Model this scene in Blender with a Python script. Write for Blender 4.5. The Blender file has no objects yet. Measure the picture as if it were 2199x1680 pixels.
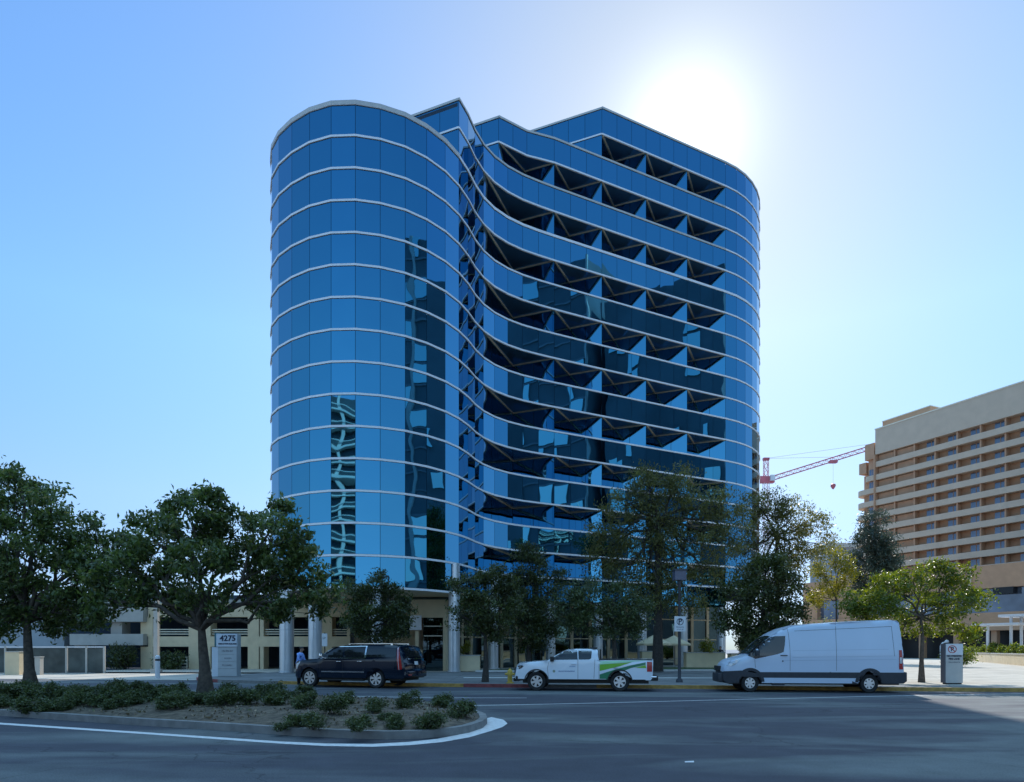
import bpy, bmesh, math, random
from mathutils import Vector, Matrix
import numpy as np
R = math.radians
scene = bpy.context.scene
COL = scene.collection
random.seed(7)
# ------------------------------------------------------------------ camera model (24 mm lens, rising front)
F, HV, CU, CZ = 1466.0, 1395.0, 1099.5, 1.65      # focal length, horizon row, centre column, eye height
def P(u, v, Y):
    return Vector(((u - CU) / F * Y, Y, CZ + (HV - v) / F * Y))
def G(u, v, z=0.0):
    Y = (CZ - z) * F / (v - HV)
    return Vector(((u - CU) / F * Y, Y, z))
SUN = Vector(((1472 - CU) / F, 1.0, (HV - 290) / F)).normalized()
SUN_EL = math.asin(SUN.z)
SUN_AZ = math.atan2(SUN.x, SUN.y)

# ------------------------------------------------------------------ materials
def nt(m):
    m.use_nodes = True
    return m.node_tree.nodes, m.node_tree.links
def M(name, col, rough=0.6, metal=0.0, var=0.12, scale=3.0, bump=0.0, spec=0.5, detail=4.0, coat=0.0, bscale=None):
    m = bpy.data.materials.new(name)
    n, l = nt(m)
    b = n['Principled BSDF']
    b.inputs['Roughness'].default_value = rough
    b.inputs['Metallic'].default_value = metal
    b.inputs['Specular IOR Level'].default_value = spec
    b.inputs['Coat Weight'].default_value = coat
    b.inputs['Coat Roughness'].default_value = 0.04
    tc = n.new('ShaderNodeTexCoord')
    nz = n.new('ShaderNodeTexNoise')
    nz.inputs['Scale'].default_value = scale
    nz.inputs['Detail'].default_value = detail
    l.new(tc.outputs['Object'], nz.inputs['Vector'])
    r = n.new('ShaderNodeValToRGB')
    r.color_ramp.elements[0].position = 0.3
    r.color_ramp.elements[1].position = 0.7
    r.color_ramp.elements[0].color = [c * (1 - var) for c in col] + [1]
    r.color_ramp.elements[1].color = [min(1, c * (1 + var)) for c in col] + [1]
    l.new(nz.outputs['Fac'], r.inputs['Fac'])
    l.new(r.outputs['Color'], b.inputs['Base Color'])
    if bump:
        nb = n.new('ShaderNodeTexNoise')
        nb.inputs['Scale'].default_value = bscale or scale * 12
        nb.inputs['Detail'].default_value = 3
        l.new(tc.outputs['Object'], nb.inputs['Vector'])
        bp = n.new('ShaderNodeBump')
        bp.inputs['Strength'].default_value = bump
        bp.inputs['Distance'].default_value = 0.02
        l.new(nb.outputs['Fac'], bp.inputs['Height'])
        l.new(bp.outputs['Normal'], b.inputs['Normal'])
    return m
def M_glass(name, col, tilt=0.008, wave=0.012, wscale=0.55, rough=0.015):
    """coated mirror glass: every pane leans by its own small angle and is slightly pillowed"""
    m = bpy.data.materials.new(name)
    n, l = nt(m)
    b = n['Principled BSDF']
    b.inputs['Metallic'].default_value = 1.0
    b.inputs['Roughness'].default_value = rough
    g = n.new('ShaderNodeNewGeometry')
    wn = n.new('ShaderNodeTexWhiteNoise'); wn.noise_dimensions = '1D'
    l.new(g.outputs['Random Per Island'], wn.inputs['W'])
    s1 = n.new('ShaderNodeVectorMath'); s1.operation = 'SUBTRACT'; s1.inputs[1].default_value = (.5, .5, .5)
    l.new(wn.outputs['Color'], s1.inputs[0])
    m1 = n.new('ShaderNodeVectorMath'); m1.operation = 'SCALE'; m1.inputs['Scale'].default_value = tilt * 2
    l.new(s1.outputs[0], m1.inputs[0])
    tc = n.new('ShaderNodeTexCoord')
    nz = n.new('ShaderNodeTexNoise'); nz.inputs['Scale'].default_value = wscale; nz.inputs['Detail'].default_value = 1.0
    l.new(tc.outputs['Object'], nz.inputs['Vector'])
    s2 = n.new('ShaderNodeVectorMath'); s2.operation = 'SUBTRACT'; s2.inputs[1].default_value = (.5, .5, .5)
    l.new(nz.outputs['Color'], s2.inputs[0])
    m2 = n.new('ShaderNodeVectorMath'); m2.operation = 'SCALE'; m2.inputs['Scale'].default_value = wave * 2
    l.new(s2.outputs[0], m2.inputs[0])
    a1 = n.new('ShaderNodeVectorMath'); a1.operation = 'ADD'
    l.new(g.outputs['Normal'], a1.inputs[0]); l.new(m1.outputs[0], a1.inputs[1])
    a2 = n.new('ShaderNodeVectorMath'); a2.operation = 'ADD'
    l.new(a1.outputs[0], a2.inputs[0]); l.new(m2.outputs[0], a2.inputs[1])
    no = n.new('ShaderNodeVectorMath'); no.operation = 'NORMALIZE'
    l.new(a2.outputs[0], no.inputs[0])
    l.new(no.outputs[0], b.inputs['Normal'])
    hs = n.new('ShaderNodeHueSaturation'); hs.inputs['Color'].default_value = (*col, 1)
    mr = n.new('ShaderNodeMapRange'); mr.inputs['To Min'].default_value = 0.96; mr.inputs['To Max'].default_value = 1.04
    l.new(g.outputs['Random Per Island'], mr.inputs['Value']); l.new(mr.outputs[0], hs.inputs['Value'])
    l.new(hs.outputs['Color'], b.inputs['Base Color'])
    return m
def M_leaf(name, c0, c1, trans=0.35, c2=None):
    m = bpy.data.materials.new(name)
    n, l = nt(m)
    b = n['Principled BSDF']
    b.inputs['Roughness'].default_value = 0.36
    b.inputs['Specular IOR Level'].default_value = 0.6
    g = n.new('ShaderNodeNewGeometry')
    r = n.new('ShaderNodeValToRGB')
    r.color_ramp.elements[0].color = (*c0, 1); r.color_ramp.elements[1].color = (*c1, 1)
    if c2:
        e = r.color_ramp.elements.new(0.93); e.color = (*c1, 1)
        r.color_ramp.elements[-1].color = (*c2, 1)
    l.new(g.outputs['Random Per Island'], r.inputs['Fac'])
    tc = n.new('ShaderNodeTexCoord')
    nz = n.new('ShaderNodeTexNoise'); nz.inputs['Scale'].default_value = 0.9; nz.inputs['Detail'].default_value = 2
    l.new(tc.outputs['Object'], nz.inputs['Vector'])
    mr = n.new('ShaderNodeMapRange'); mr.inputs['From Min'].default_value = .3; mr.inputs['From Max'].default_value = .7
    mr.inputs['To Min'].default_value = 0.65; mr.inputs['To Max'].default_value = 1.35
    l.new(nz.outputs['Fac'], mr.inputs['Value'])
    hs = n.new('ShaderNodeHueSaturation')
    l.new(r.outputs['Color'], hs.inputs['Color']); l.new(mr.outputs[0], hs.inputs['Value'])
    l.new(hs.outputs['Color'], b.inputs['Base Color'])
    t = n.new('ShaderNodeBsdfTranslucent')
    h2 = n.new('ShaderNodeHueSaturation'); h2.inputs['Value'].default_value = 1.7; h2.inputs['Saturation'].default_value = 1.15
    h2.inputs['Hue'].default_value = 0.485
    l.new(hs.outputs['Color'], h2.inputs['Color']); l.new(h2.outputs['Color'], t.inputs['Color'])
    mx = n.new('ShaderNodeMixShader'); mx.inputs[0].default_value = trans
    l.new(b.outputs[0], mx.inputs[1]); l.new(t.outputs[0], mx.inputs[2])
    l.new(mx.outputs[0], n['Material Output'].inputs['Surface'])
    return m
def M_asphalt():
    m = bpy.data.materials.new('asphalt')
    n, l = nt(m)
    b = n['Principled BSDF']; b.inputs['Roughness'].default_value = 0.82; b.inputs['Specular IOR Level'].default_value = 0.3
    tc = n.new('ShaderNodeTexCoord')
    def noise(s, d, rough=.55):
        z = n.new('ShaderNodeTexNoise'); z.inputs['Scale'].default_value = s; z.inputs['Detail'].default_value = d
        z.inputs['Roughness'].default_value = rough
        l.new(tc.outputs['Object'], z.inputs['Vector']); return z
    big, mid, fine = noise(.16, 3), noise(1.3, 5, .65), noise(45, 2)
    def ramp(src, c0, c1, p0=.3, p1=.7):
        r = n.new('ShaderNodeValToRGB'); r.color_ramp.elements[0].position = p0; r.color_ramp.elements[1].position = p1
        r.color_ramp.elements[0].color = (*c0, 1); r.color_ramp.elements[1].color = (*c1, 1)
        l.new(src.outputs['Fac'], r.inputs['Fac']); return r
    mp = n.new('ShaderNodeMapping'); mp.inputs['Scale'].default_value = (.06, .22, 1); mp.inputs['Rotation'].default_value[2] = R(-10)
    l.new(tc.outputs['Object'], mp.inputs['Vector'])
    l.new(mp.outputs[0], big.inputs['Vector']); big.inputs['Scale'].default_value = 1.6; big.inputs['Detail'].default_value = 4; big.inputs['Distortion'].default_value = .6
    r1 = ramp(big, (.056, .059, .074), (.125, .139, .140), .46, .60)  # streaky wear; the paler green-grey also paints in patches of reflected sunlight
    r2 = ramp(mid, (.82, .82, .82), (1.14, 1.14, 1.14))
    r3 = ramp(fine, (.72, .72, .72), (1.3, 1.3, 1.3))
    vo = n.new('ShaderNodeTexVoronoi'); vo.feature = 'DISTANCE_TO_EDGE'; vo.inputs['Scale'].default_value = .13
    wv = noise(.7, 4)
    ad = n.new('ShaderNodeVectorMath'); ad.operation = 'MULTIPLY_ADD'; ad.inputs[1].default_value = (2.2, 2.2, 0)
    l.new(wv.outputs['Color'], ad.inputs[0]); l.new(tc.outputs['Object'], ad.inputs[2]); l.new(ad.outputs[0], vo.inputs['Vector'])
    rc = n.new('ShaderNodeValToRGB'); rc.color_ramp.elements[0].position = .0015; rc.color_ramp.elements[1].position = .004
    rc.color_ramp.elements[0].color = (.55, .55, .55, 1); rc.color_ramp.elements[1].color = (1, 1, 1, 1)
    l.new(vo.outputs['Distance'], rc.inputs['Fac'])
    def mul(a, c):
        x = n.new('ShaderNodeMix'); x.data_type = 'RGBA'; x.blend_type = 'MULTIPLY'; x.inputs['Factor'].default_value = 1
        l.new(a, x.inputs[6]); l.new(c, x.inputs[7]); return x.outputs[2]
    o = mul(mul(mul(r1.outputs[0], r2.outputs[0]), r3.outputs[0]), rc.outputs[0])
    l.new(o, b.inputs['Base Color'])
    bp = n.new('ShaderNodeBump'); bp.inputs['Strength'].default_value = .35; bp.inputs['Distance'].default_value = .01
    l.new(fine.outputs['Fac'], bp.inputs['Height']); l.new(bp.outputs['Normal'], b.inputs['Normal'])
    return m
def M_slabs(name, col, sx=1.5, var=.1, joint=.55, ang=0.0):
    """concrete paving with scored joints"""
    m = bpy.data.materials.new(name)
    n, l = nt(m)
    b = n['Principled BSDF']; b.inputs['Roughness'].default_value = .85; b.inputs['Specular IOR Level'].default_value = .25
    tc = n.new('ShaderNodeTexCoord')
    mp = n.new('ShaderNodeMapping'); mp.inputs['Rotation'].default_value[2] = ang
    l.new(tc.outputs['Object'], mp.inputs['Vector'])
    br = n.new('ShaderNodeTexBrick'); br.offset = 0
    br.inputs['Scale'].default_value = 1.0
    br.inputs['Brick Width'].default_value = sx; br.inputs['Row Height'].default_value = sx
    br.inputs['Mortar Size'].default_value = .012; br.inputs['Mortar Smooth'].default_value = .2
    br.inputs['Color1'].default_value = (*[c * (1 - var) for c in col], 1)
    br.inputs['Color2'].default_value = (*[c * (1 + var) for c in col], 1)
    br.inputs['Mortar'].default_value = (*[c * joint for c in col], 1)
    l.new(mp.outputs[0], br.inputs['Vector'])
    nz = n.new('ShaderNodeTexNoise'); nz.inputs['Scale'].default_value = .8; nz.inputs['Detail'].default_value = 6
    l.new(tc.outputs['Object'], nz.inputs['Vector'])
    r = n.new('ShaderNodeValToRGB'); r.color_ramp.elements[0].color = (.78, .78, .78, 1); r.color_ramp.elements[1].color = (1.15, 1.15, 1.15, 1)
    r.color_ramp.elements[0].position = .3; r.color_ramp.elements[1].position = .7
    l.new(nz.outputs['Fac'], r.inputs['Fac'])
    x = n.new('ShaderNodeMix'); x.data_type = 'RGBA'; x.blend_type = 'MULTIPLY'; x.inputs['Factor'].default_value = 1
    l.new(br.outputs['Color'], x.inputs[6]); l.new(r.outputs['Color'], x.inputs[7])
    l.new(x.outputs[2], b.inputs['Base Color'])
    return m

# ------------------------------------------------------------------ mesh builder
class MB:
    def __init__(s): s.v, s.f, s.m = [], [], []
    def face(s, pts, mi=0):
        k = len(s.v); s.v += [tuple(p) for p in pts]; s.f.append(tuple(range(k, k + len(pts)))); s.m.append(mi)
    def box(s, x0, x1, y0, y1, z0, z1, mi=0, T=None):
        c = [Vector((x, y, z)) for z in (z0, z1) for y in (y0, y1) for x in (x0, x1)]
        if T is not None: c = [T @ p for p in c]
        k = len(s.v); s.v += [tuple(p) for p in c]
        for q in ((0, 2, 3, 1), (4, 5, 7, 6), (0, 1, 5, 4), (2, 6, 7, 3), (0, 4, 6, 2), (1, 3, 7, 5)):
            s.f.append(tuple(k + i for i in q)); s.m.append(mi)
    def prism(s, pts, z0, z1, mi=0, top=None):
        n = len(pts); k = len(s.v)
        s.v += [(p[0], p[1], z0) for p in pts] + [(p[0], p[1], z1) for p in pts]
        a = sum(pts[i][0] * pts[(i + 1) % n][1] - pts[(i + 1) % n][0] * pts[i][1] for i in range(n))
        up = tuple(range(k + n, k + 2 * n)); dn = tuple(reversed(range(k, k + n)))
        if a < 0: up, dn = tuple(reversed(up)), tuple(reversed(dn))
        s.f += [up, dn]; s.m += [mi if top is None else top, mi]
        for i in range(n):
            j = (i + 1) % n
            q = (k + i, k + j, k + n + j, k + n + i)
            s.f.append(q if a > 0 else tuple(reversed(q))); s.m.append(mi)
    def tube(s, pts, rad, seg=8, mi=0, cap=True):
        pts = [Vector(p) for p in pts]
        if not isinstance(rad, (list, tuple)): rad = [rad] * len(pts)
        k = len(s.v); ref = None
        for i, p in enumerate(pts):
            d = (pts[min(i + 1, len(pts) - 1)] - pts[max(i - 1, 0)]).normalized()
            if ref is None: ref = Vector((0, 0, 1)) if abs(d.z) < .9 else Vector((1, 0, 0))
            a = d.cross(ref).normalized(); b = d.cross(a).normalized(); ref = -b if False else ref
            for j in range(seg):
                t = 2 * math.pi * j / seg
                s.v.append(tuple(p + rad[i] * (math.cos(t) * a + math.sin(t) * b)))
        for i in range(len(pts) - 1):
            for j in range(seg):
                j2 = (j + 1) % seg
                s.f.append((k + i * seg + j, k + i * seg + j2, k + (i + 1) * seg + j2, k + (i + 1) * seg + j)); s.m.append(mi)
        if cap:
            s.f.append(tuple(k + j for j in range(seg))[::-1]); s.m.append(mi)
            e = k + (len(pts) - 1) * seg
            s.f.append(tuple(e + j for j in range(seg))); s.m.append(mi)
    def lathe(s, prof, seg=24, mi=0, T=None):
        """prof: list of (r, z)"""
        k = len(s.v); n = len(prof)
        for r, z in prof:
            for j in range(seg):
                t = 2 * math.pi * j / seg
                p = Vector((r * math.cos(t), r * math.sin(t), z))
                s.v.append(tuple(T @ p if T is not None else p))
        for i in range(n - 1):
            for j in range(seg):
                j2 = (j + 1) % seg
                s.f.append((k + i * seg + j, k + i * seg + j2, k + (i + 1) * seg + j2, k + (i + 1) * seg + j)); s.m.append(mi)
    def build(s, name, mats, parent=None, smooth=None, world=True):
        if not isinstance(mats, (list, tuple)): mats = [mats]
        me = bpy.data.meshes.new(name)
        v = s.v
        if parent is not None and world:
            pm, q = parent.matrix_basis.copy(), parent.parent
            while q is not None: pm = q.matrix_basis @ pm; q = q.parent
            inv = pm.inverted()
            v = [tuple(inv @ Vector(p)) for p in v]
        me.from_pydata(v, [], s.f)
        for m in mats: me.materials.append(m)
        if len(mats) > 1: me.polygons.foreach_set('material_index', s.m)
        if smooth is not None:
            me.polygons.foreach_set('use_smooth', [True] * len(me.polygons))
            me.set_sharp_from_angle(angle=R(smooth))
        me.update()
        o = bpy.data.objects.new(name, me); COL.objects.link(o)
        if parent is not None: o.parent = parent
        return o
def tag(o, label=None, cat=None, group=None, kind=None):
    if label: o['label'] = label
    if cat: o['category'] = cat
    if group: o['group'] = group
    if kind: o['kind'] = kind
    return o
def thing(name, label, cat, loc=(0, 0, 0), rz=0.0, group=None):
    o = bpy.data.objects.new(name, None); COL.objects.link(o)
    o.location = loc; o.rotation_euler = (0, 0, rz); o.empty_display_size = .2
    o.matrix_basis = Matrix.Translation(Vector(loc)) @ Matrix.Rotation(rz, 4, 'Z')
    return tag(o, label, cat, group)
def dup(root, loc=None, rz=None, label=None, scale=None):
    r = root.copy(); COL.objects.link(r)
    if loc is not None: r.location = loc
    if rz is not None: r.rotation_euler = (0, 0, rz)
    if scale is not None: r.scale = scale
    if label: r['label'] = label
    for ch in list(root.children):
        c = ch.copy(); COL.objects.link(c); c.parent = r
        for g in list(ch.children):
            d = g.copy(); COL.objects.link(d); d.parent = c
    return r
def offset(pts, d, closed=False):
    """offset a plan polyline to its right-hand side (outwards from the building) by d, mitred"""
    out = []; n = len(pts)
    for i in range(n):
        a = pts[i - 1] if (i > 0 or closed) else None
        b = pts[(i + 1) % n] if (i < n - 1 or closed) else None
        p = pts[i]; ns = []
        for q0, q1 in ((a, p), (p, b)):
            if q0 is None or q1 is None: continue
            dx, dy = q1[0] - q0[0], q1[1] - q0[1]; L = math.hypot(dx, dy) or 1
            ns.append((dy / L, -dx / L))
        if len(ns) == 1: nx, ny = ns[0]
        else:
            nx, ny = ns[0][0] + ns[1][0], ns[0][1] + ns[1][1]
            k = max(.35, (nx * ns[0][0] + ny * ns[0][1])); nx, ny = nx / k, ny / k
        out.append((p[0] + nx * d, p[1] + ny * d))
    return out
def rail(mb, pts, z0, z1, d0, d1, mi=0):
    """a bar of rectangular section along a plan polyline, from offset d0 to d1"""
    a, b = offset(pts, d0), offset(pts, d1)
    k = len(mb.v)
    for p, q in zip(a, b):
        mb.v += [(p[0], p[1], z0), (q[0], q[1], z0), (q[0], q[1], z1), (p[0], p[1], z1)]
    n = len(pts)
    for i in range(n - 1):
        s0, s1 = k + 4 * i, k + 4 * i + 4
        for j in range(4):
            mb.f.append((s0 + j, s1 + j, s1 + (j + 1) % 4, s0 + (j + 1) % 4)); mb.m.append(mi)
    mb.f.append((k, k + 1, k + 2, k + 3)); e = k + 4 * (n - 1); mb.f.append((e + 3, e + 2, e + 1, e)); mb.m += [mi, mi]
def text_mesh(name, body, size, mat, parent, origin, xdir, updir, ex=.004, align='CENTER', sx=1.0, bold=0.0):
    cu = bpy.data.curves.new(name, 'FONT'); cu.body = body; cu.size = size; cu.extrude = ex
    cu.align_x = align; cu.align_y = 'CENTER'; cu.offset = bold; cu.resolution_u = 2
    t = bpy.data.objects.new(name, cu); COL.objects.link(t)
    dg = bpy.context.evaluated_depsgraph_get()
    me = bpy.data.meshes.new_from_object(t.evaluated_get(dg)); COL.objects.unlink(t); bpy.data.objects.remove(t)
    x = Vector(xdir).normalized(); u = Vector(updir).normalized(); w = x.cross(u)
    T = Matrix((x, u, w)).transposed().to_4x4(); T.translation = Vector(origin)
    me.transform(T @ Matrix.Diagonal((sx, 1, 1, 1)))
    me.transform(parent.matrix_basis.inverted())
    me.materials.clear(); me.materials.append(mat); me.name = name
    o = bpy.data.objects.new(name, me); COL.objects.link(o); o.parent = parent
    return o
def struct(o): return tag(o, kind='structure')

# ------------------------------------------------------------------ shared materials
m_trim = M('white_trim_metal', (.92, .92, .95), .4, 0, .03, 2)
m_cap = M('coping_metal', (.6, .58, .55), .4, 0, .08, 2)
m_tan = M('tan_trim_metal', (.80, .73, .58), .5, 0, .1, 2)
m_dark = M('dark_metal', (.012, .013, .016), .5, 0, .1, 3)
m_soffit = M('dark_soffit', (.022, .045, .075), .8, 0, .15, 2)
m_glass = M_glass('blue_mirror_glass', (.064, .252, .405), .004, .012)
m_glass2 = M_glass('blue_mirror_glass_wing', (.068, .255, .41), .004, .008, .45)
m_sofm = M_glass('mirror_soffit', (.09, .27, .52), .003, .004, .5, .06)
m_sofm.node_tree.nodes['Principled BSDF'].inputs['Metallic'].default_value = .55
m_glassd = M_glass('dark_lobby_glass', (.10, .14, .15), .01, .01)
m_beige = M('beige_stucco', (.72, .58, .38), .9, 0, .08, 1.5, .2)
m_conc = M('pale_concrete', (.46, .44, .40), .85, 0, .1, 1.2, .25)
m_white = M('white_paint', (.72, .72, .74), .45, 0, .05, 2)
m_colmat = M('column_metal', (.56, .60, .64), .28, .55, .06, 1.2)
m_black = M('black_plastic', (.012, .012, .013), .55, 0, .15, 8)
m_rub = M('tyre_rubber', (.016, .016, .017), .85, 0, .2, 10, .2)
m_alloy = M('alloy', (.62, .63, .65), .28, .9, .05, 6)
m_chrome = M('chrome', (.8, .8, .82), .12, 1.0, .03, 3)
m_win = M('tinted_car_glass', (.012, .014, .017), .04, 0, .05, 2, spec=.8)
m_red = M('red_lens', (.42, .012, .015), .2, 0, .1, 20, coat=.6)
m_lamp = M('clear_lens', (.55, .58, .62), .12, .3, .1, 25, coat=.8)
m_bark = M('bark', (.10, .082, .066), .9, 0, .35, 9, .7)
m_barkd = M('dark_bark', (.055, .045, .038), .9, 0, .35, 9, .6)
m_soil = M('mulch', (.105, .08, .056), .95, 0, .6, 5, 1.0, detail=10, bscale=30)
m_grass = M('lawn', (.045, .075, .02), .9, 0, .35, 14, .8)
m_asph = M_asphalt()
m_walk = M_slabs('sidewalk_concrete', (.19, .19, .19), 1.5)
m_band = M('pale_banding', (.72, .70, .66), .85, 0, .08, 2)
m_plaza = M_slabs('plaza_concrete', (.46, .42, .36), 2.4, .06, .75, .5)
m_yel = M('yellow_kerb_paint', (.42, .25, .065), .7, 0, .3, 6, .2)
m_redk = M('red_kerb_paint', (.24, .055, .055), .7, 0, .3, 6, .2)
m_kerb = M('kerb_concrete', (.20, .195, .19), .85, 0, .2, 4, .3)
m_line = M('road_line_paint', (.62, .62, .62), .7, 0, .16, 9, .2)
m_joint = M('joint_gasket', (.012, .03, .06), .5, 0, .1, 3)
m_terra = M('tan_hotel_stucco', (.56, .32, .195), .9, 0, .08, .8, .15)
m_hbeige = M('beige_hotel_panel', (.62, .48, .36), .85, 0, .06, .5, .1)
m_hbrown = M('brown_recess_wall', (.53, .30, .18), .9, 0, .1, .6, .1)
m_hwin = M('hotel_window_glass', (.15, .19, .27), .06, .4, .4, .25, spec=.8)
m_ink = M('dark_lettering', (.02, .028, .06), .6, 0, .1, 30)
m_greyink = M('grey_lettering', (.11, .11, .13), .6, 0, .1, 30)

# ------------------------------------------------------------------ world, sun, camera
def world():
    w = bpy.data.worlds.new('World'); scene.world = w; w.use_nodes = True
    n, l = w.node_tree.nodes, w.node_tree.links
    bg = n['Background']
    sky = n.new('ShaderNodeTexSky'); sky.sky_type = 'NISHITA'; sky.sun_disc = False
    sky.sun_elevation = SUN_EL; sky.sun_rotation = SUN_AZ
    sky.altitude = 0; sky.air_density = 1.0; sky.dust_density = 0.3; sky.ozone_density = 2.4
    # aureole of bright haze round the sun
    tc = n.new('ShaderNodeTexCoord')
    dt = n.new('ShaderNodeVectorMath'); dt.operation = 'DOT_PRODUCT'; dt.inputs[1].default_value = SUN
    nn = n.new('ShaderNodeVectorMath'); nn.operation = 'NORMALIZE'
    l.new(tc.outputs['Generated'], nn.inputs[0]); l.new(nn.outputs[0], dt.inputs[0])
    ac = n.new('ShaderNodeMath'); ac.operation = 'ARCCOSINE'; ac.use_clamp = False
    cl = n.new('ShaderNodeClamp'); cl.inputs['Min'].default_value = -1; cl.inputs['Max'].default_value = 1
    l.new(dt.outputs['Value'], cl.inputs[0]); l.new(cl.outputs[0], ac.inputs[0])
    def lobe(sig, amp):
        a = n.new('ShaderNodeMath'); a.operation = 'DIVIDE'; a.inputs[1].default_value = R(sig); l.new(ac.outputs[0], a.inputs[0])
        p = n.new('ShaderNodeMath'); p.operation = 'POWER'; p.inputs[1].default_value = 1.7; l.new(a.outputs[0], p.inputs[0])
        m = n.new('ShaderNodeMath'); m.operation = 'MULTIPLY'; m.inputs[1].default_value = -1; l.new(p.outputs[0], m.inputs[0])
        e = n.new('ShaderNodeMath'); e.operation = 'EXPONENT'; l.new(m.outputs[0], e.inputs[0])
        k = n.new('ShaderNodeMath'); k.operation = 'MULTIPLY'; k.inputs[1].default_value = amp; l.new(e.outputs[0], k.inputs[0])
        return k.outputs[0]
    g1 = n.new('ShaderNodeVectorMath'); g1.operation = 'SCALE'; g1.inputs[0].default_value = (1, 1, .95); l.new(lobe(3.5, 5.0), g1.inputs['Scale'])
    g2 = n.new('ShaderNodeVectorMath'); g2.operation = 'SCALE'; g2.inputs[0].default_value = (.6, 1.0, .3); l.new(lobe(19, .72), g2.inputs['Scale'])
    gl = n.new('ShaderNodeVectorMath'); gl.operation = 'ADD'; l.new(g1.outputs[0], gl.inputs[0]); l.new(g2.outputs[0], gl.inputs[1])
    hs = n.new('ShaderNodeHueSaturation'); hs.inputs['Saturation'].default_value = SKY_SAT; hs.inputs['Value'].default_value = SKY_VAL
    l.new(sky.outputs[0], hs.inputs['Color'])
    # paler, bluer haze towards the horizon
    sp = n.new('ShaderNodeSeparateXYZ'); l.new(nn.outputs[0], sp.inputs[0])
    rp = n.new('ShaderNodeValToRGB'); e = rp.color_ramp.elements
    e[0].position = 0; e[0].color = (.19, .30, .60, 1); e[1].position = .6; e[1].color = (1, 1, 1, 1)
    for ps, c in ((.1, (.43, .46, .60)), (.2, (.69, .655, .66)), (.4, (.97, .97, .90))):
        x = e.new(ps); x.color = (*c, 1)
    l.new(sp.outputs['Z'], rp.inputs['Fac'])
    mu = n.new('ShaderNodeVectorMath'); mu.operation = 'MULTIPLY'; l.new(hs.outputs[0], mu.inputs[0]); l.new(rp.outputs[0], mu.inputs[1])
    dk = n.new('ShaderNodeMath'); dk.operation = 'SUBTRACT'; dk.inputs[0].default_value = 1.0; l.new(lobe(20, .54), dk.inputs[1])
    m3 = n.new('ShaderNodeVectorMath'); m3.operation = 'SCALE'; l.new(mu.outputs[0], m3.inputs[0]); l.new(dk.outputs[0], m3.inputs['Scale'])
    hs = m3
    # the half of the sky away from the sun, and the zenith, are lifted (the photograph's shadows are open)
    bd = n.new('ShaderNodeVectorMath'); bd.operation = 'DOT_PRODUCT'; bd.inputs[1].default_value = (-math.sin(SUN_AZ), -math.cos(SUN_AZ), 0)
    l.new(nn.outputs[0], bd.inputs[0])
    mb_ = n.new('ShaderNodeMapRange'); mb_.interpolation_type = 'SMOOTHSTEP'; mb_.inputs['From Min'].default_value = -.25; mb_.inputs['From Max'].default_value = .35
    l.new(bd.outputs['Value'], mb_.inputs['Value']); mb_.inputs['To Max'].default_value = .10
    mz = n.new('ShaderNodeMapRange'); mz.interpolation_type = 'SMOOTHSTEP'; mz.inputs['From Min'].default_value = .69; mz.inputs['From Max'].default_value = .78
    mz.inputs['To Max'].default_value = 1.0
    l.new(sp.outputs['Z'], mz.inputs['Value'])
    mm = n.new('ShaderNodeMath'); mm.operation = 'MAXIMUM'; l.new(mb_.outputs[0], mm.inputs[0]); l.new(mz.outputs[0], mm.inputs[1])
    bm_ = n.new('ShaderNodeMix'); bm_.data_type = 'RGBA'; bm_.inputs[6].default_value = (1, 1, 1, 1); bm_.inputs[7].default_value = (*BACK_LIFT, 1)
    l.new(mm.outputs[0], bm_.inputs['Factor'])
    bx_ = n.new('ShaderNodeVectorMath'); bx_.operation = 'MULTIPLY'; l.new(hs.outputs[0], bx_.inputs[0]); l.new(bm_.outputs[2], bx_.inputs[1])
    hs = bx_
    ad = n.new('ShaderNodeVectorMath'); ad.operation = 'ADD'; l.new(hs.outputs[0], ad.inputs[0]); l.new(gl.outputs[0], ad.inputs[1])
    l.new(ad.outputs[0], bg.inputs['Color'])
    bg.inputs['Strength'].default_value = SKY_STR
    L = bpy.data.lights.new('sun_lamp', 'SUN'); L.energy = 4.8; L.angle = R(.5); L.color = (1, .95, .87)
    o = bpy.data.objects.new('sun_lamp', L); COL.objects.link(o)
    o.rotation_euler = SUN.to_track_quat('Z', 'Y').to_euler(); o.location = (40, 140, 120)
BACK_LIFT = (5.4, 4.3, 2.9)
SKY_STR, SKY_SAT, SKY_VAL = .15, 1.2, 1.6
def camera():
    c = bpy.data.cameras.new('camera'); o = bpy.data.objects.new('camera', c); COL.objects.link(o)
    c.sensor_fit = 'HORIZONTAL'; c.sensor_width = 36; c.lens = 36 * F / 2199
    c.shift_y = (HV - 840) / 2199; c.clip_start = .1; c.clip_end = 6000
    o.location = (0, 0, CZ); o.rotation_euler = (R(90), 0, 0)
    scene.camera = o
world(); camera()
scene.view_settings.view_transform = 'Standard'; scene.view_settings.look = 'None'
scene.view_settings.exposure = 0; scene.view_settings.gamma = 1
scene.render.engine = 'CYCLES'
scene.cycles.max_bounces = 8; scene.cycles.diffuse_bounces = 3; scene.cycles.glossy_bounces = 7
scene.cycles.transmission_bounces = 4; scene.cycles.transparent_max_bounces = 6
scene.cycles.use_denoising = True
scene.cycles.caustics_reflective = False; scene.cycles.caustics_refractive = False
scene.cycles.sample_clamp_indirect = 6
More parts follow.
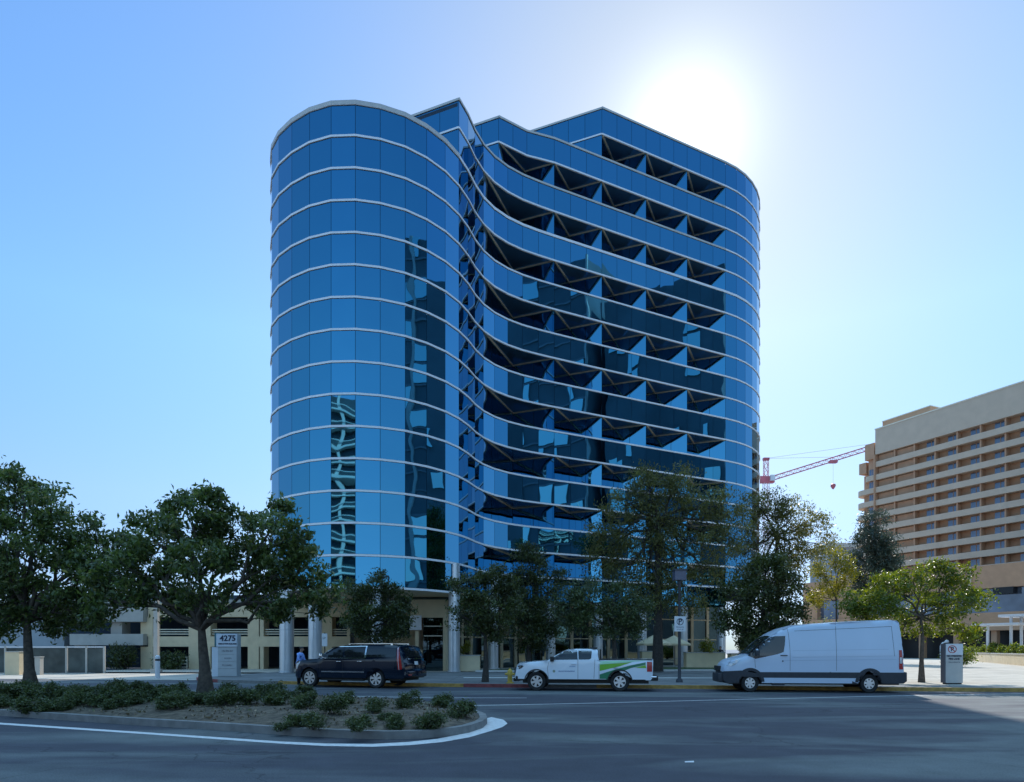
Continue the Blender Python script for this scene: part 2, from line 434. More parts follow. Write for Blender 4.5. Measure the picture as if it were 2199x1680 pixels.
# ================================================================== the glass office tower
ARC = [(-17.2, 62.0), (-17.25, 56.0), (-17.2, 50.3), (-17.1, 48.85), (-16.72, 47.35), (-16.2, 46.07), (-15.32, 44.85), (-14.12, 43.78), (-12.72, 42.9),
       (-11.23, 42.38), (-9.71, 42.31), (-8.23, 42.63), (-6.77, 43.28), (-5.53, 44.25), (-4.45, 45.5), (-3.65, 46.9)]
NECK = [(-3.65, 46.9), (-3.11, 48.3), (-2.7, 49.74), (-2.14, 51.13)]
BOWL = [(-2.14, 51.13), (-1.35, 52.4), (-.33, 53.5), (.85, 54.42), (2.14, 55.19), (3.46, 55.9)]
T2 = (3.46, 55.9); BAY = (4.185, 2.175)
TIPS = [(T2[0] + BAY[0] * k, T2[1] + BAY[1] * k) for k in range(5)]          # T2 .. T6
def straight(k0, k1):
    return [(T2[0] + BAY[0] * j / 3, T2[1] + BAY[1] * j / 3) for j in range(3 * k0, 3 * k1 + 1)]
END = [TIPS[4]]
h = 31.0
while h < 150:
    q = END[-1]; END.append((q[0] + 1.5 * math.cos(R(h)), q[1] + 1.5 * math.sin(R(h))))
    h = h + 7.5 if h < 69 else (h if len(END) < 13 else h + 15)  # unseen straight run added to carry the building's shadow further across the road
END.append((10, 88)); END.append((-6, 78))
S2 = (-1.05, 53.6)
SL = Vector((-.917, .4))
BACK = END[-1]
tower = thing('office_tower', 'tall blue mirror glass office tower with a rounded end and a waved stepped front', 'office tower', (0, 52, 0))
def panes(pts, z0, z1, name, mat=m_glass, gap=.014, back=True):
    mb = MB()
    for a, b in zip(pts, pts[1:]):
        L = math.hypot(b[0] - a[0], b[1] - a[1]); n = max(1, round(L / 1.6)) if L > 2.2 else 1
        for i in range(n):
            t0, t1 = (i + gap / L * n * 1.0) / n, (i + 1 - gap / L * n * 1.0) / n
            p = (a[0] + (b[0] - a[0]) * t0, a[1] + (b[1] - a[1]) * t0); q = (a[0] + (b[0] - a[0]) * t1, a[1] + (b[1] - a[1]) * t1)
            mb.face([(p[0], p[1], z0), (q[0], q[1], z0), (q[0], q[1], z1), (p[0], p[1], z1)])
    if back:
        ins = offset(pts, -.07)
        for a, b in zip(ins, ins[1:]):
            mb.face([(a[0], a[1], z0), (b[0], b[1], z0), (b[0], b[1], z1), (a[0], a[1], z1)], 1)
    return mb.build(name, [mat, m_joint], tower)
def trim(pts, z, name='floor_trim', mat=m_trim, hgt=.13, out=.06):
    mb = MB(); rail(mb, pts, z - hgt / 2, z + hgt / 2, -.06, out); return mb.build(name, mat, tower)
EB = END                                                               # rounded right end
FULL = ARC + NECK[1:] + BOWL[1:] + straight(0, 4)[1:]
# tower drum: fifteen glazed half storeys, all glass
for k in range(15):
    z1 = 35.5 - 2 * k; z0 = z1 - 2
    panes(ARC + NECK[1:], z0 + .085, z1 - .085, 'glass_row')
for k in range(1, 16):
    z = 35.5 - 2 * k
    trim((ARC + NECK[1:] + BOWL[1:] + straight(0, 4)[1:] + END[1:16]) if k <= 14 else ARC, z)
trim(ARC + NECK[1:] + BOWL[1:] + straight(0, 4)[1:] + END[1:16], 35.5, hgt=.2)
# the wing: glazed spandrel bands with recessed saw-tooth floors between
WING = BOWL + straight(0, 4)[1:]
UP_B = NECK + BOWL[1:] + straight(0, 4)[1:]
UP_A = [S2, (1.2, 55.1), T2] + straight(0, 4)[1:]
UP_P = straight(1, 4)
def zig(tips, firsts):
    out = [tips[0]]
    for a, b in zip(tips, tips[1:]):
        t = firsts.get(b, 2.93)
        out += [(b[0] + SL.x * t, b[1] + SL.y * t), b]
    return out
Ta = NECK[-1]
ZW = zig([Ta] + TIPS, {T2: 3.7})
ZA = zig([S2] + TIPS, {T2: 2.6})
ZP = zig(TIPS[1:], {})
INNER = [(22, 72), (8, 66), (-6, 60), (-5, 53.5)]
def slab(poly_outer, z, name='soffit', thick=.12, inner=INNER):
    mb = MB(); mb.prism(offset(poly_outer, -.07) + inner, z + .03, z + .03 + thick, 0, 1); return mb.build(name, [m_sofm, m_conc], tower)
def recess(zz, z0, z1):
    for i in range(0, len(zz) - 2, 2):
        mb = MB()
        for a, b in ((zz[i], zz[i + 1]), (zz[i + 1], zz[i + 2])):
            L = math.hypot(b[0] - a[0], b[1] - a[1]); n = max(1, round(L / 1.5))
            for j in range(n):
                t0, t1 = (j + .012) / n, (j + .988) / n
                p = [a[0] + (b[0] - a[0]) * t0, a[1] + (b[1] - a[1]) * t0]; q = [a[0] + (b[0] - a[0]) * t1, a[1] + (b[1] - a[1]) * t1]
                mb.face([(p[0], p[1], z0 - 1.84), (q[0], q[1], z0 - 1.84), (q[0], q[1], z1 + .02), (p[0], p[1], z1 + .02)])
        seg = offset([zz[i], zz[i + 1], zz[i + 2]], -.06)
        for a, b in zip(seg, seg[1:]):
            mb.face([(a[0], a[1], z0 - 1.84), (b[0], b[1], z0 - 1.84), (b[0], b[1], z1 + .02), (a[0], a[1], z1 + .02)], 1)
        w = mb.build('recessed_window', [m_glass2, m_dark], tower)
        hb = MB(); rail(hb, [zz[i], zz[i + 1], zz[i + 2]], z1 - .07, z1 + .025, -.04, .075); hb.build('head_trim', m_tan, w)
for k in range(7):                                                     # bands at 33.5-35.5 ... 9.5-11.5
    z0 = 33.5 - 4 * k
    panes(WING, z0 + .085, z0 + 2 - .085, 'spandrel_band', m_glass2)
    slab(WING, z0)
    recess(ZW, z0 - 2, z0)
slab(WING, 7.5)
panes(UP_B, 37.585, 39.415, 'spandrel_band', m_glass2); slab(UP_B, 37.5); recess(ZW, 35.5, 37.5)
panes(NECK, 35.6, 37.415, 'spandrel_band', m_glass2)
panes(UP_A, 41.585, 43.415, 'spandrel_band', m_glass2); slab(UP_A, 41.5, inner=[(22, 72), (8, 66), (.5, 58.5)]); recess(ZA, 39.5, 41.5)
panes(UP_P, 45.585, 47.7, 'penthouse_band', m_glass2); slab(UP_P, 45.5, inner=[(22, 72), (10, 66)]); recess(ZP, 43.5, 45.5)
trim(UP_B, 37.5); trim(UP_B, 39.5, 'coping', m_cap, .16)
trim(UP_A, 41.5); trim(UP_A, 43.5, 'coping', m_cap, .16); trim(UP_P + END[1:16], 45.5)
trim(UP_P + END[1:], 47.75, 'coping', m_cap, .16)
for z in (37.5, 39.5, 41.5, 43.5): trim(END[:16], z)
# glazed rounded end
for k in range(20):
    z1 = 47.5 - 2 * k + (.2 if k == 0 else 0); z0 = 45.5 - 2 * k
    panes(END[:19], z0 + .085, z1 - .085, 'end_glass_row', m_glass2)
# step faces: each upper storey starts with a face that turns back to the left
def step(c, L, z0, z1, zm):
    p = [(c[0] + SL.x * L, c[1] + SL.y * L), (c[0] + SL.x * L * .5, c[1] + SL.y * L * .5), c]
    panes(p, z0, z1, 'step_glass', m_glass)
    trim(p, z1 + .05, 'coping', m_cap, .16); trim(p, zm)
step(NECK[0], 9, 35.6, 39.4, 37.5); step(S2, 6, 39.6, 43.4, 41.5); step(TIPS[1], 9, 43.6, 47.65, 45.5)
# roofs
def roof(poly, z):
    mb = MB(); mb.prism(poly, z - .5, z - .25); return mb.build('roof', m_soffit, tower)
roof(offset(ARC + NECK[1:], -.1) + [(0, 62)], 35.5)
c = NECK[0]; roof(offset(UP_B, -.1) + [(24, 74), (-6, 66), (c[0] + SL.x * 9, c[1] + SL.y * 9)], 39.5)
roof(offset(UP_A, -.1) + [(24, 74), (2, 66), (S2[0] + SL.x * 6, S2[1] + SL.y * 6)], 43.5)
c = TIPS[1]; roof(offset(UP_P + END[1:], -.1) + [(c[0] + SL.x * 9, c[1] + SL.y * 9)], 47.7)
# coping of the drum, a broad pale cap
mb = MB(); rail(mb, ARC, 35.42, 35.68, -.5, .07); mb.build('coping', m_cap, tower)
# back walls (the side away from the street)
mb = MB()
bw = [END[-1], (-17.2, 62.0)]
for a, b, z in ((END[18], END[-2], 47.6), (END[-2], END[-1], 47.6), (END[-1], (-17.2, 62.0), 35.4)):
    mb.face([(a[0], a[1], 5.5), (b[0], b[1], 5.5), (b[0], b[1], z), (a[0], a[1], z)])
mb.build('rear_wall', m_dark, tower)
# soffit over the open ground floor
mb = MB(); mb.prism(offset(ARC + NECK[1:], -.1) + [(2, 60), (-6, 66)], 5.45, 5.7); mb.build('soffit', m_beige, tower)
# columns
for (x, y, r, z) in ((-14.75, 44.7, .46, 5.5), (-12.55, 43.55, .43, 5.5), (-8.6, 43.2, .42, 5.5), (-3.95, 46.6, .4, 7.5), (-1.45, 52.9, .4, 7.5), (3.2, 56.5, .4, 7.5),
                     (7.4, 58.7, .4, 7.5), (11.6, 60.9, .42, 7.5), (15.8, 63.1, .42, 7.5), (20.0, 65.3, .42, 7.5)):
    mb = MB(); mb.lathe([(r + .05, .1), (r + .05, .22), (r, .24), (r, 2.9), (r - .012, 2.91), (r - .012, 2.94), (r, 2.95), (r, z)], 24)
    for v in range(0): pass
    T = Matrix.Translation((x, y, 0)); mb.v = [tuple(T @ Vector(p)) for p in mb.v]
    mb.build('column', m_colmat, tower, 40)
# entrance lobby behind the columns
mb = MB()
LB = [(-12.6, 58), (-11.8, 50.6), (-9.0, 49.2), (-7.1, 49.0)]
def wallpanels(pts, z0, z1, name, mat, w=1.5, post=m_beige, pw=.09, transom=(2.5,)):
    mb = MB(); pm = MB()
    for a, b in zip(pts, pts[1:]):
        L = math.hypot(b[0] - a[0], b[1] - a[1]); n = max(1, round(L / w))
        d = ((b[0] - a[0]) / L, (b[1] - a[1]) / L); nn = (d[1], -d[0])
        for i in range(n):
            p = (a[0] + (b[0] - a[0]) * i / n, a[1] + (b[1] - a[1]) * i / n); q = (a[0] + (b[0] - a[0]) * (i + 1) / n, a[1] + (b[1] - a[1]) * (i + 1) / n)
            mb.face([(p[0], p[1], z0), (q[0], q[1], z0), (q[0], q[1], z1), (p[0], p[1], z1)])
        for i in range(n + 1):
            p = (a[0] + (b[0] - a[0]) * i / n, a[1] + (b[1] - a[1]) * i / n)
            pm.prism([(p[0] - d[0] * pw, p[1] - d[1] * pw), (p[0] + d[0] * pw, p[1] + d[1] * pw), (p[0] + d[0] * pw + nn[0] * .12, p[1] + d[1] * pw + nn[1] * .12), (p[0] - d[0] * pw + nn[0] * .12, p[1] - d[1] * pw + nn[1] * .12)], z0, z1)
        for t in transom:
            rail(pm, [a, b], t, t + .1, .02, .14)
    o = mb.build(name, mat, tower); pm.build('mullions', post, o); return o
wallpanels([(-4.55, 52.0), (-3.4, 55.5), (1.5, 61.0), (5.5, 63.3), (22.0, 71.5)], .1, 7.4, 'lobby_glazing', m_glassd, 2.1, m_beige, .16, (2.6, 4.6))
wallpanels([(-13.0, 55.0), (-11.6, 50.2)], .1, 5.4, 'lobby_glazing', m_glassd, 1.5, m_dark, .05, (2.7,))
# entrance portal: beige box head on posts with a dark glass door
mb = MB(); mb.box(-7.3, -4.75, 49.2, 52, 3.95, 5.25); mb.box(-4.98, -4.72, 49.25, 52, .1, 3.95); mb.box(-7.32, -6.5, 49.3, 52, .1, 1.6)
mb.box(-7.0, -6.75, 49.3, 52, 1.6, 3.95); mb.build('entrance_portal', m_beige, tower)
mb = MB(); mb.box(-6.45, -5.0, 49.6, 49.7, .1, 3.95); d = mb.build('entrance_door', m_glassd, tower)
mb = MB()
for z in (2.6, 3.3): mb.box(-6.4, -5.05, 49.5, 49.58, z, z + .07)
mb.build('door_rail', m_tan, d)
mb = MB(); mb.box(-7.36, -6.5, 49.0, 49.1, 3.05, 4.1); mb.build('direction_board', m_white, tower)
mb = MB(); mb.box(-8.2, -4.6, 49.6, 49.75, 5.25, 5.9); mb.build('clerestory_glass', m_glassd, tower)
# ================================================================== ground, road, pavements
def sheet(name, pts, z, mat, thick=None, mats=None):
    mb = MB()
    if thick: mb.prism(pts, z - thick, z)
    else:
        a = sum(pts[i][0] * pts[(i + 1) % len(pts)][1] - pts[(i + 1) % len(pts)][0] * pts[i][1] for i in range(len(pts)))
        mb.face([(p[0], p[1], z) for p in (pts if a > 0 else pts[::-1])])
    return struct(mb.build(name, mat))
sheet('ground', [(-3000, -3000), (3000, -3000), (3000, 3000), (-3000, 3000)], -.03, M('dry_ground', (.20, .215, .245), .95, 0, .25, .05))
KERB = [(-17.2, 37.2), (-16.4, 35.6), (-14.5, 33.9), (-11.1, 32.4), (-7.1, 31.1), (-2.2, 29.9), (1.5, 29.3), (5.0, 28.9), (9, 28.35), (13, 27.5), (15.4, 27.05), (19.3, 26.5), (26, 26.3), (40, 27), (90, 33)]
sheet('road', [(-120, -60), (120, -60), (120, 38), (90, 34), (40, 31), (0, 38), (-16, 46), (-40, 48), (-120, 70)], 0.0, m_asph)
sheet('driveway', [(-60, 44), (-40, 40.5), (-26, 37.6), (-16.6, 36.4), (-13, 47.2), (-30, 47.2), (-60, 52)], .012, m_plaza)
# sidewalk slab with its kerb as a separate painted edge
kin = offset(KERB, -.16)
mb = MB(); mb.prism(kin + [(90, 60), (55, 62), (30, 50.6), (14, 50.0), (5, 50.0), (-2, 48), (-3, 46), (-16, 46)], -.02, .13); struct(mb.build('sidewalk', m_walk))
mb = MB(); mb.prism([(14.0, 30.5), (17.5, 29.2), (20.5, 27.6), (24, 26.9), (40, 27.4), (90, 33.5), (190, 60), (190, 230), (60, 230), (18, 80), (15.5, 60)], .134, .138); struct(mb.build('plaza', m_plaza))
def kerb(i0, i1, mat, name='kerb'):
    pts = []
    n = len(KERB) - 1
    for s in range(41):
        t = (i0 + (i1 - i0) * s / 40); i = min(int(t), n - 1); f = t - i
        pts.append((KERB[i][0] + (KERB[i + 1][0] - KERB[i][0]) * f, KERB[i][1] + (KERB[i + 1][1] - KERB[i][1]) * f))
    mb = MB(); rail(mb, pts, -.02, .15, -.17, 0); return struct(mb.build(name, mat))
kerb(0, 1.9, m_redk); kerb(1.9, 3.0, m_kerb); kerb(3.0, 5.02, m_yel); kerb(5.02, 5.95, m_redk); kerb(5.95, 6.6, m_kerb); kerb(6.6, 11.25, m_yel); kerb(11.25, 14, m_redk)
# pale band across the forecourt, pale lawn edging, lawn behind
mb = MB(); rail(mb, [(-2.6, 37.2), (4, 37.0), (12, 36.6)], .13, .134, 0, .6); struct(mb.build('pale_band', m_band))
mb = MB(); rail(mb, [(-2.5, 46.6), (3, 47.2), (16, 48.6)], .10, .24, 0, .4); struct(mb.build('lawn_edging', m_band))
mb = MB(); mb.prism([(-2.2, 46.9), (3, 47.5), (16, 48.9), (17.5, 54.5), (10, 57.5), (2, 54), (-1.8, 50)], .05, .19); lawn = struct(mb.build('lawn', m_grass))
sheet('forecourt', [(-16, 46), (-3, 46), (-1.8, 50), (2, 54), (10, 57.5), (17.5, 54.5), (30, 60), (30, 80), (-30, 80), (-30, 47.3)], .1, m_plaza)
# road lines
def line(pts, w, name='road_line', z=.004):
    mb = MB(); a, b = offset(pts, -w / 2), offset(pts, w / 2)
    for i in range(len(pts) - 1):
        mb.face([(b[i][0], b[i][1], z), (b[i + 1][0], b[i + 1][1], z), (a[i + 1][0], a[i + 1][1], z), (a[i][0], a[i][1], z)])
    return struct(mb.build(name, m_line))
line([(-2.2, 19.6), (-.9, 20.1), (2, 20.8), (6.5, 22.2), (12, 23.8), (18, 25.3), (24, 26.0)][::1], .12)
line([(-14, 26.2), (-9, 24.9), (-5.5, 23.9), (-2, 23.3), (.5, 23.2)], .11)
# planted island in the road
ISL = [(-60, 34), (-40, 27.5), (-25, 21.8), (-12.8, 17.0), (-8.75, 15.1), (-5.63, 13.75), (-4.2, 13.05), (-3.0, 12.65), (-2.3, 12.5), (-1.7, 12.6), (-1.2, 12.95), (-.85, 13.5), (-.62, 14.3), (-.55, 15.1), (-.62, 16.0),
       (-.95, 17.2), (-1.6, 18.5), (-2.6, 19.7), (-4.2, 20.8), (-6.5, 21.9), (-12, 23.9), (-25, 28), (-40, 33), (-60, 41)]
def shrink(poly, d):
    return offset(poly, -d, closed=False)
mb = MB(); rail(mb, ISL, -.02, .15, -.16, 0); struct(mb.build('island_kerb', m_kerb))
# soil bed: a gently domed grid inside the kerb
def inside(p, poly):
    c = False; j = len(poly) - 1
    for i in range(len(poly)):
        if (poly[i][1] > p[1]) != (poly[j][1] > p[1]) and p[0] < (poly[j][0] - poly[i][0]) * (p[1] - poly[i][1]) / (poly[j][1] - poly[i][1]) + poly[i][0]: c = not c
        j = i
    return c
def edge_dist(p, poly):
    best = 9
    for a, b in zip(poly, poly[1:]):
        dx, dy = b[0] - a[0], b[1] - a[1]; t = max(0, min(1, ((p[0] - a[0]) * dx + (p[1] - a[1]) * dy) / (dx * dx + dy * dy)))
        best = min(best, math.hypot(p[0] - a[0] - t * dx, p[1] - a[1] - t * dy))
    return best
IN = offset(ISL, -.15)
def soil_z(x, y):
    d = min(1.6, edge_dist((x, y), IN))
    return .13 + .16 * (1 - (1 - d / 1.6) ** 2) + .02 * math.sin(x * 3.1 + y) * math.sin(y * 2.7)
bm = bmesh.new(); bm.faces.new([bm.verts.new((p[0], p[1], 0)) for p in IN])
bmesh.ops.triangulate(bm, faces=bm.faces[:])
for ax in (0, 1):
    lo, hi = (-34, 0) if ax == 0 else (12, 34)
    v = lo
    while v < hi:
        co = [0, 0, 0]; no = [0, 0, 0]; co[ax] = v; no[ax] = 1
        bmesh.ops.bisect_plane(bm, geom=bm.verts[:] + bm.edges[:] + bm.faces[:], plane_co=co, plane_no=no)
        v += .45
for v in bm.verts: v.co.z = soil_z(v.co.x, v.co.y)
bmesh.ops.recalc_face_normals(bm, faces=bm.faces[:])
me = bpy.data.meshes.new('planting_soil'); bm.to_mesh(me); bm.free()
if me.polygons[0].normal.z < 0: me.flip_normals()
me.polygons.foreach_set('use_smooth', [True] * len(me.polygons)); me.materials.append(m_soil)
soil = bpy.data.objects.new('planting_soil', me); COL.objects.link(soil); struct(soil)
# painted edge line round the island
WL_out = [(-40, 26.3), (-25, 20.4), (-11.4, 15.05), (-7.3, 13.35), (-4.08, 11.95), (-3.2, 11.65), (-2.37, 11.55), (-1.75, 11.75), (-1.23, 12.15), (-.8, 12.8), (-.46, 13.7), (-.2, 14.5), (-.1, 15.2), (-.2, 16.0), (-.5, 16.6)]
WL_in = [(-40, 26.6), (-25, 20.7), (-11.5, 15.35), (-7.4, 13.62), (-4.15, 12.22), (-3.25, 11.95), (-2.42, 11.9), (-1.85, 12.15), (-1.4, 12.55), (-1.05, 13.15), (-.8, 13.95), (-.6, 14.7), (-.56, 15.2), (-.58, 15.9), (-.62, 16.3)]
mb = MB()
for i in range(len(WL_out) - 1):
    mb.face([(*WL_out[i], .004), (*WL_out[i + 1], .004), (*WL_in[i + 1], .004), (*WL_in[i], .004)])
struct(mb.build('island_line', m_line))
# ================================================================== hotel on the right
ex = Vector((.4187, -.9081, 0)); HZ = math.atan2(ex.y, ex.x)
hotel = thing('hotel_building', 'tan and beige hotel slab with long rows of recessed balconies', 'hotel', (85.0, 159.7, 0), HZ)
def part(name, mat, boxes, parent, smooth=None):
    mb = MB()
    for b in boxes: mb.box(*b)
    return mb.build(name, mat, parent, smooth, world=False)
BW, NB, NF, PZ, FH = 4.70, 10, 13, 47.2, 2.98
LX = BW * NB
part('main_block', m_hbrown, [(-.0, LX, 1.5, 18, 0, PZ)], hotel)
part('parapet', m_hbeige, [(0, LX, -.05, 17.9, PZ, 53.0)], hotel)
part('parapet_coping', m_tan, [(-.1, LX + .1, -.15, 18, 53.0, 53.25)], hotel)
for k in range(NB + 1):
    part('pier', m_terra, [(BW * k - .15, BW * k + .15, .16 if k else -.45, 1.5, 0, PZ)], hotel)
for f in range(NF):
    zt = PZ - FH * f - 1.72
    part('balcony_band', m_hbeige, [(.02, LX, -.12, .12, zt - 1.26, zt)] + [(BW * k + .2, BW * (k + 1) - .2, .12, 1.5, zt - 1.26, zt - .95) for k in range(NB)], hotel)
wp = None
def hwindow(x0, x1, z0, z1, y=1.5):
    global wp
    if wp is None:
        mb = MB(); mb.box(-.5, .5, -.10, .02, -.5, .5)
        wp = mb.build('window', m_hwin, hotel, world=False)
        mb = MB(); mb.box(-.03, .03, -.14, -.10, -.5, .5); mb.box(-.5, .5, -.14, -.10, .46, .5)
        fr = mb.build('window_frame', m_terra, wp, world=False)
        o = wp
    else:
        o = wp.copy(); COL.objects.link(o); o.parent = hotel
        for g in wp.children:
            c = g.copy(); COL.objects.link(c); c.parent = o
    o.location = ((x0 + x1) / 2, y, (z0 + z1) / 2); o.scale = (x1 - x0, 1, z1 - z0)
for f in range(12):
    zt = PZ - FH * f
    for k in range(2, 9):
        hwindow(BW * k + 2.05, BW * (k + 1) - .45, zt - 1.85, zt - .12)
# dark shadow gaps and panel walls in the two blind bays
for f in range(NF):
    zt = PZ - FH * f
    part('blind_panel', m_hbrown, [(BW * k + .3, BW * (k + 1) - .3, .7, 1.48, zt - 1.8, zt - .18) for k in (0, 1)], hotel)
# rounded balcony wing at the far end
part('end_block', m_terra, [(-2.4, -.45, .8, 15, 0, 46.5), (-4.2, -2.4, 1.6, 13, 0, 43.2)], hotel)
part('end_parapet', m_terra, [(-2.9, -.45, .2, 14, 46.5, 50.2), (-4.8, -2.9, .6, 13, 43.6, 46.2)], hotel)
for f in range(1, NF):
    zt = PZ - FH * f - 1.72
    mb = MB(); pts = [(-.45, .1)]
    ext = 3.8 if f < 2 else 6.2
    for a in range(13): t = math.pi / 2 * a / 12; pts.append((-ext * .55 - ext * .45 * math.sin(t), .1 + 3.2 * (1 - math.cos(t))))
    pts += [(-ext, 10), (-.45, 10)]
    mb.prism(pts, zt - 1.1, zt + .1); mb.build('rounded_balcony', m_hbeige, hotel, 40, world=False)
    hwindow(-2.1, -.7, zt + .15, zt + 1.7, .8)
part('rooftop_block', m_terra, [(-.4, 11.2, 3.0, 15, 52.0, 55.4)], hotel)
part('rooftop_coping', m_tan, [(-.5, 11.3, 2.9, 15.1, 55.4, 55.6)], hotel)
part('rooftop_box', m_terra, [(36.5, 44, 2, 12, 52.2, 55.0)], hotel)
def mast(x, y, z, h):
    mb = MB(); mb.tube([(x, y, z), (x, y, z + h)], .06, 5)
    for q in (.5, .7, .9): mb.box(x - .7, x + .7, y - .04, y + .04, z + h * q, z + h * q + .07)
    mb.build('rooftop_antenna', m_tan, hotel, world=False)
mast(13.5, 6, 52, 3.2); mast(18.0, 4, 52, 2.0)
# projecting rounded balconies at the near end (edge of the photograph)
for f in range(NF):
    zt = PZ - FH * f - 1.72
    mb = MB(); pts = []
    for a in range(17): t = math.pi * a / 16; pts.append((37.4 - 1.15 * math.cos(t), -.12 - 1.5 * math.sin(t)))
    mb.prism(pts, zt - 1.3, zt + .02); mb.build('rounded_balcony', m_hbeige, hotel, 40, world=False)
# low podium of the hotel
PO = Vector((58.0, 136.0, 0))
HP = math.atan2(-.8753, .4836)
pod = thing('hotel_podium', 'low tan stucco wing with a dark window ribbon in front of the hotel', 'building', PO, HP)
part('upper_band', m_terra, [(0, 80, 0, 16, 11.2, 14.8)], pod)
part('lower_band', m_terra, [(0, 80, -.3, 16, 4.6, 7.4)], pod)
part('wall', m_hbrown, [(0, 6.5, 0, 16, 0, 4.6), (.0, 3.2, -.01, 16, 7.4, 11.2), (7.8, 10.5, .0, 16, 7.4, 11.2)], pod)
part('window_ribbon', m_hwin, [(3.2, 7.8, 1.0, 16, 7.4, 11.2), (10.5, 80, 1.2, 16, 7.4, 11.2)], pod)
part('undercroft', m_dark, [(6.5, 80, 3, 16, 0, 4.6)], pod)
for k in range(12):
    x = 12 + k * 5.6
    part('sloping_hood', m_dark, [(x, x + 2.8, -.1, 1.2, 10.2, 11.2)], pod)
    part('pillar', m_terra, [(x - .4, x + .4, .2, 1.2, 0, 4.6)], pod)
    part('pilaster', m_hbeige, [(x + 2, x + 2.5, -.25, .0, 11.2, 14.8)], pod) if k in (3, 7) else None
# entrance canopy in front of the podium
cn = thing('entrance_canopy', 'white flat entrance canopy on slender posts before the hotel', 'canopy', (57.5, 80, 0), HP)
part('roof_slab', m_white, [(-.5, 9, 0, 4.5, 5.45, 5.75)], cn); part('roof_slab', m_white, [(-3.2, 1.8, -.4, 3.4, 4.5, 4.75)], cn)
for x, y, z in ((-1.6, 0, 4.5), (.6, .6, 5.45), (1.3, 1.4, 5.45), (6, .6, 5.45)):
    part('post', m_white, [(x - .12, x + .12, y - .12, y + .12, .1, z)], cn)
# low planter wall running back along the plaza
lw = thing('planter_wall', 'long low beige planter wall along the sunny plaza', 'wall', (44.6, 58, .13))
mb = MB(); pw = [(107, 185), (66.7, 101), (48.7, 65), (38, 43.7)][::-1]
rail(mb, [(38, 43.7), (48.7, 65), (66.7, 101), (107, 185)], .1, 1.15, -.5, 0); mb.build('wall_body', m_beige, lw)
mb = MB(); rail(mb, [(38, 43.7), (48.7, 65), (66.7, 101), (107, 185)], 1.15, 1.25, -.55, .05); mb.build('wall_cap', m_conc, lw)
# curved path lights behind the wall
pl = None
for i, (u, Y) in enumerate(((1950, 150), (1966, 141), (1983, 132), (1999, 124), (2017, 116.5), (2037, 109.5))):
    base = P(u, 1400, Y); base.z = .13; base.y += 2
    if pl is None:
        pl = thing('path_light', 'white hooked path light behind the planter wall, far end of the row', 'path light', base, 0, 'row of hooked path lights')
        mb = MB(); mb.tube([(0, 0, 0), (0, 0, 2.0), (.1, 0, 2.35), (.35, 0, 2.6), (.75, 0, 2.7)], .13, 8); mb.build('hooked_post', m_white, pl, 60, world=False)
        mb = MB(); mb.lathe([(0, 2.62), (.28, 2.62), (.34, 2.78), (.24, 3.0), (.08, 3.1), (0, 3.12)], 12, 0, Matrix.Translation((1.0, 0, 0))); mb.build('globe', m_white, pl, 60, world=False)
    else:
        dup(pl, base, label=['', 'white hooked path light, second from the far end of its row', 'white hooked path light just left of the slim street tree trunk', 'white hooked path light just right of the slim street tree trunk', 'white hooked path light left of the no parking pillar', 'white hooked path light showing above the no parking pillar'][i])
# ================================================================== tower crane far behind
cr = thing('tower_crane', 'red and white tower crane standing far behind the glass tower', 'crane', P(1645, 1395, 300) - Vector((0, 0, CZ)))
cb = cr.location.copy()
m_crane = M('crane_red', (.56, .13, .16), .5, 0, .2, .3); m_craneL = M('crane_pale', (.72, .52, .55), .5, 0, .1, .3)  # both tones paled: distance haze is put into the crane colours
def lattice(mb, a, b, w, n, r):
    a, b = Vector(a), Vector(b); d = (b - a).normalized()
    s = d.cross(Vector((0, 1, 0))).normalized() * w / 2; t = Vector((0, 1, 0)) * w / 2
    cs = [s + t, s - t, -s - t, -s + t]
    for c in cs: mb.tube([a + c, b + c], r, 4)
    for i in range(n):
        p, q = a + (b - a) * i / n, a + (b - a) * (i + 1) / n
        for c0, c1 in ((0, 1), (1, 2), (2, 3), (3, 0)):
            mb.tube([p + cs[c0], q + cs[c1]] if i % 2 else [p + cs[c1], q + cs[c0]], r * .6, 4)
mb = MB(); lattice(mb, cb, cb + Vector((0, 0, 76)), 2.0, 34, .14); mb.build('mast', m_craneL, cr)
top = cb + Vector((0, 0, 76))
mb = MB(); lattice(mb, top, top + Vector((0, 0, 9.5)), 1.7, 6, .13); mb.box(top.x - 1.3, top.x + 1.3, top.y - .8, top.y + .8, top.z + 8.8, top.z + 9.8); mb.build('tower_head', m_crane, cr)
mb = MB(); mb.box(top.x - 3.2, top.x + 3.4, top.y - 1.2, top.y + 1.2, top.z - 1.2, top.z + 1.6); mb.build('machinery_deck', m_crane, cr)
mb = MB(); mb.box(top.x + 1.2, top.x + 3.0, top.y - 2.6, top.y - 1.2, top.z - .6, top.z + 1.8); mb.build('cab', m_white, cr)
j0 = top + Vector((2, 0, .6)); j1 = j0 + Vector((50, 0, 15.6)); jd = (j1 - j0)
mb = MB(); lattice(mb, j0, j1, 1.7, 32, .13); mb.build('jib', m_crane, cr)
mb = MB(); mb.tube([top + Vector((0, 0, 9.6)), j0 + jd * .55 + Vector((0, 0, 1))], .07, 4); mb.tube([top + Vector((0, 0, 9.6)), j0 + jd * .95 + Vector((0, 0, 1))], .07, 4); mb.build('pendant_line', m_craneL, cr)
tp = j0 + jd * .55
mb = MB(); mb.box(tp.x - 1.6, tp.x + 1.6, tp.y - 1, tp.y + 1, tp.z - 1.6, tp.z - .5); tr = mb.build('trolley', m_crane, cr)
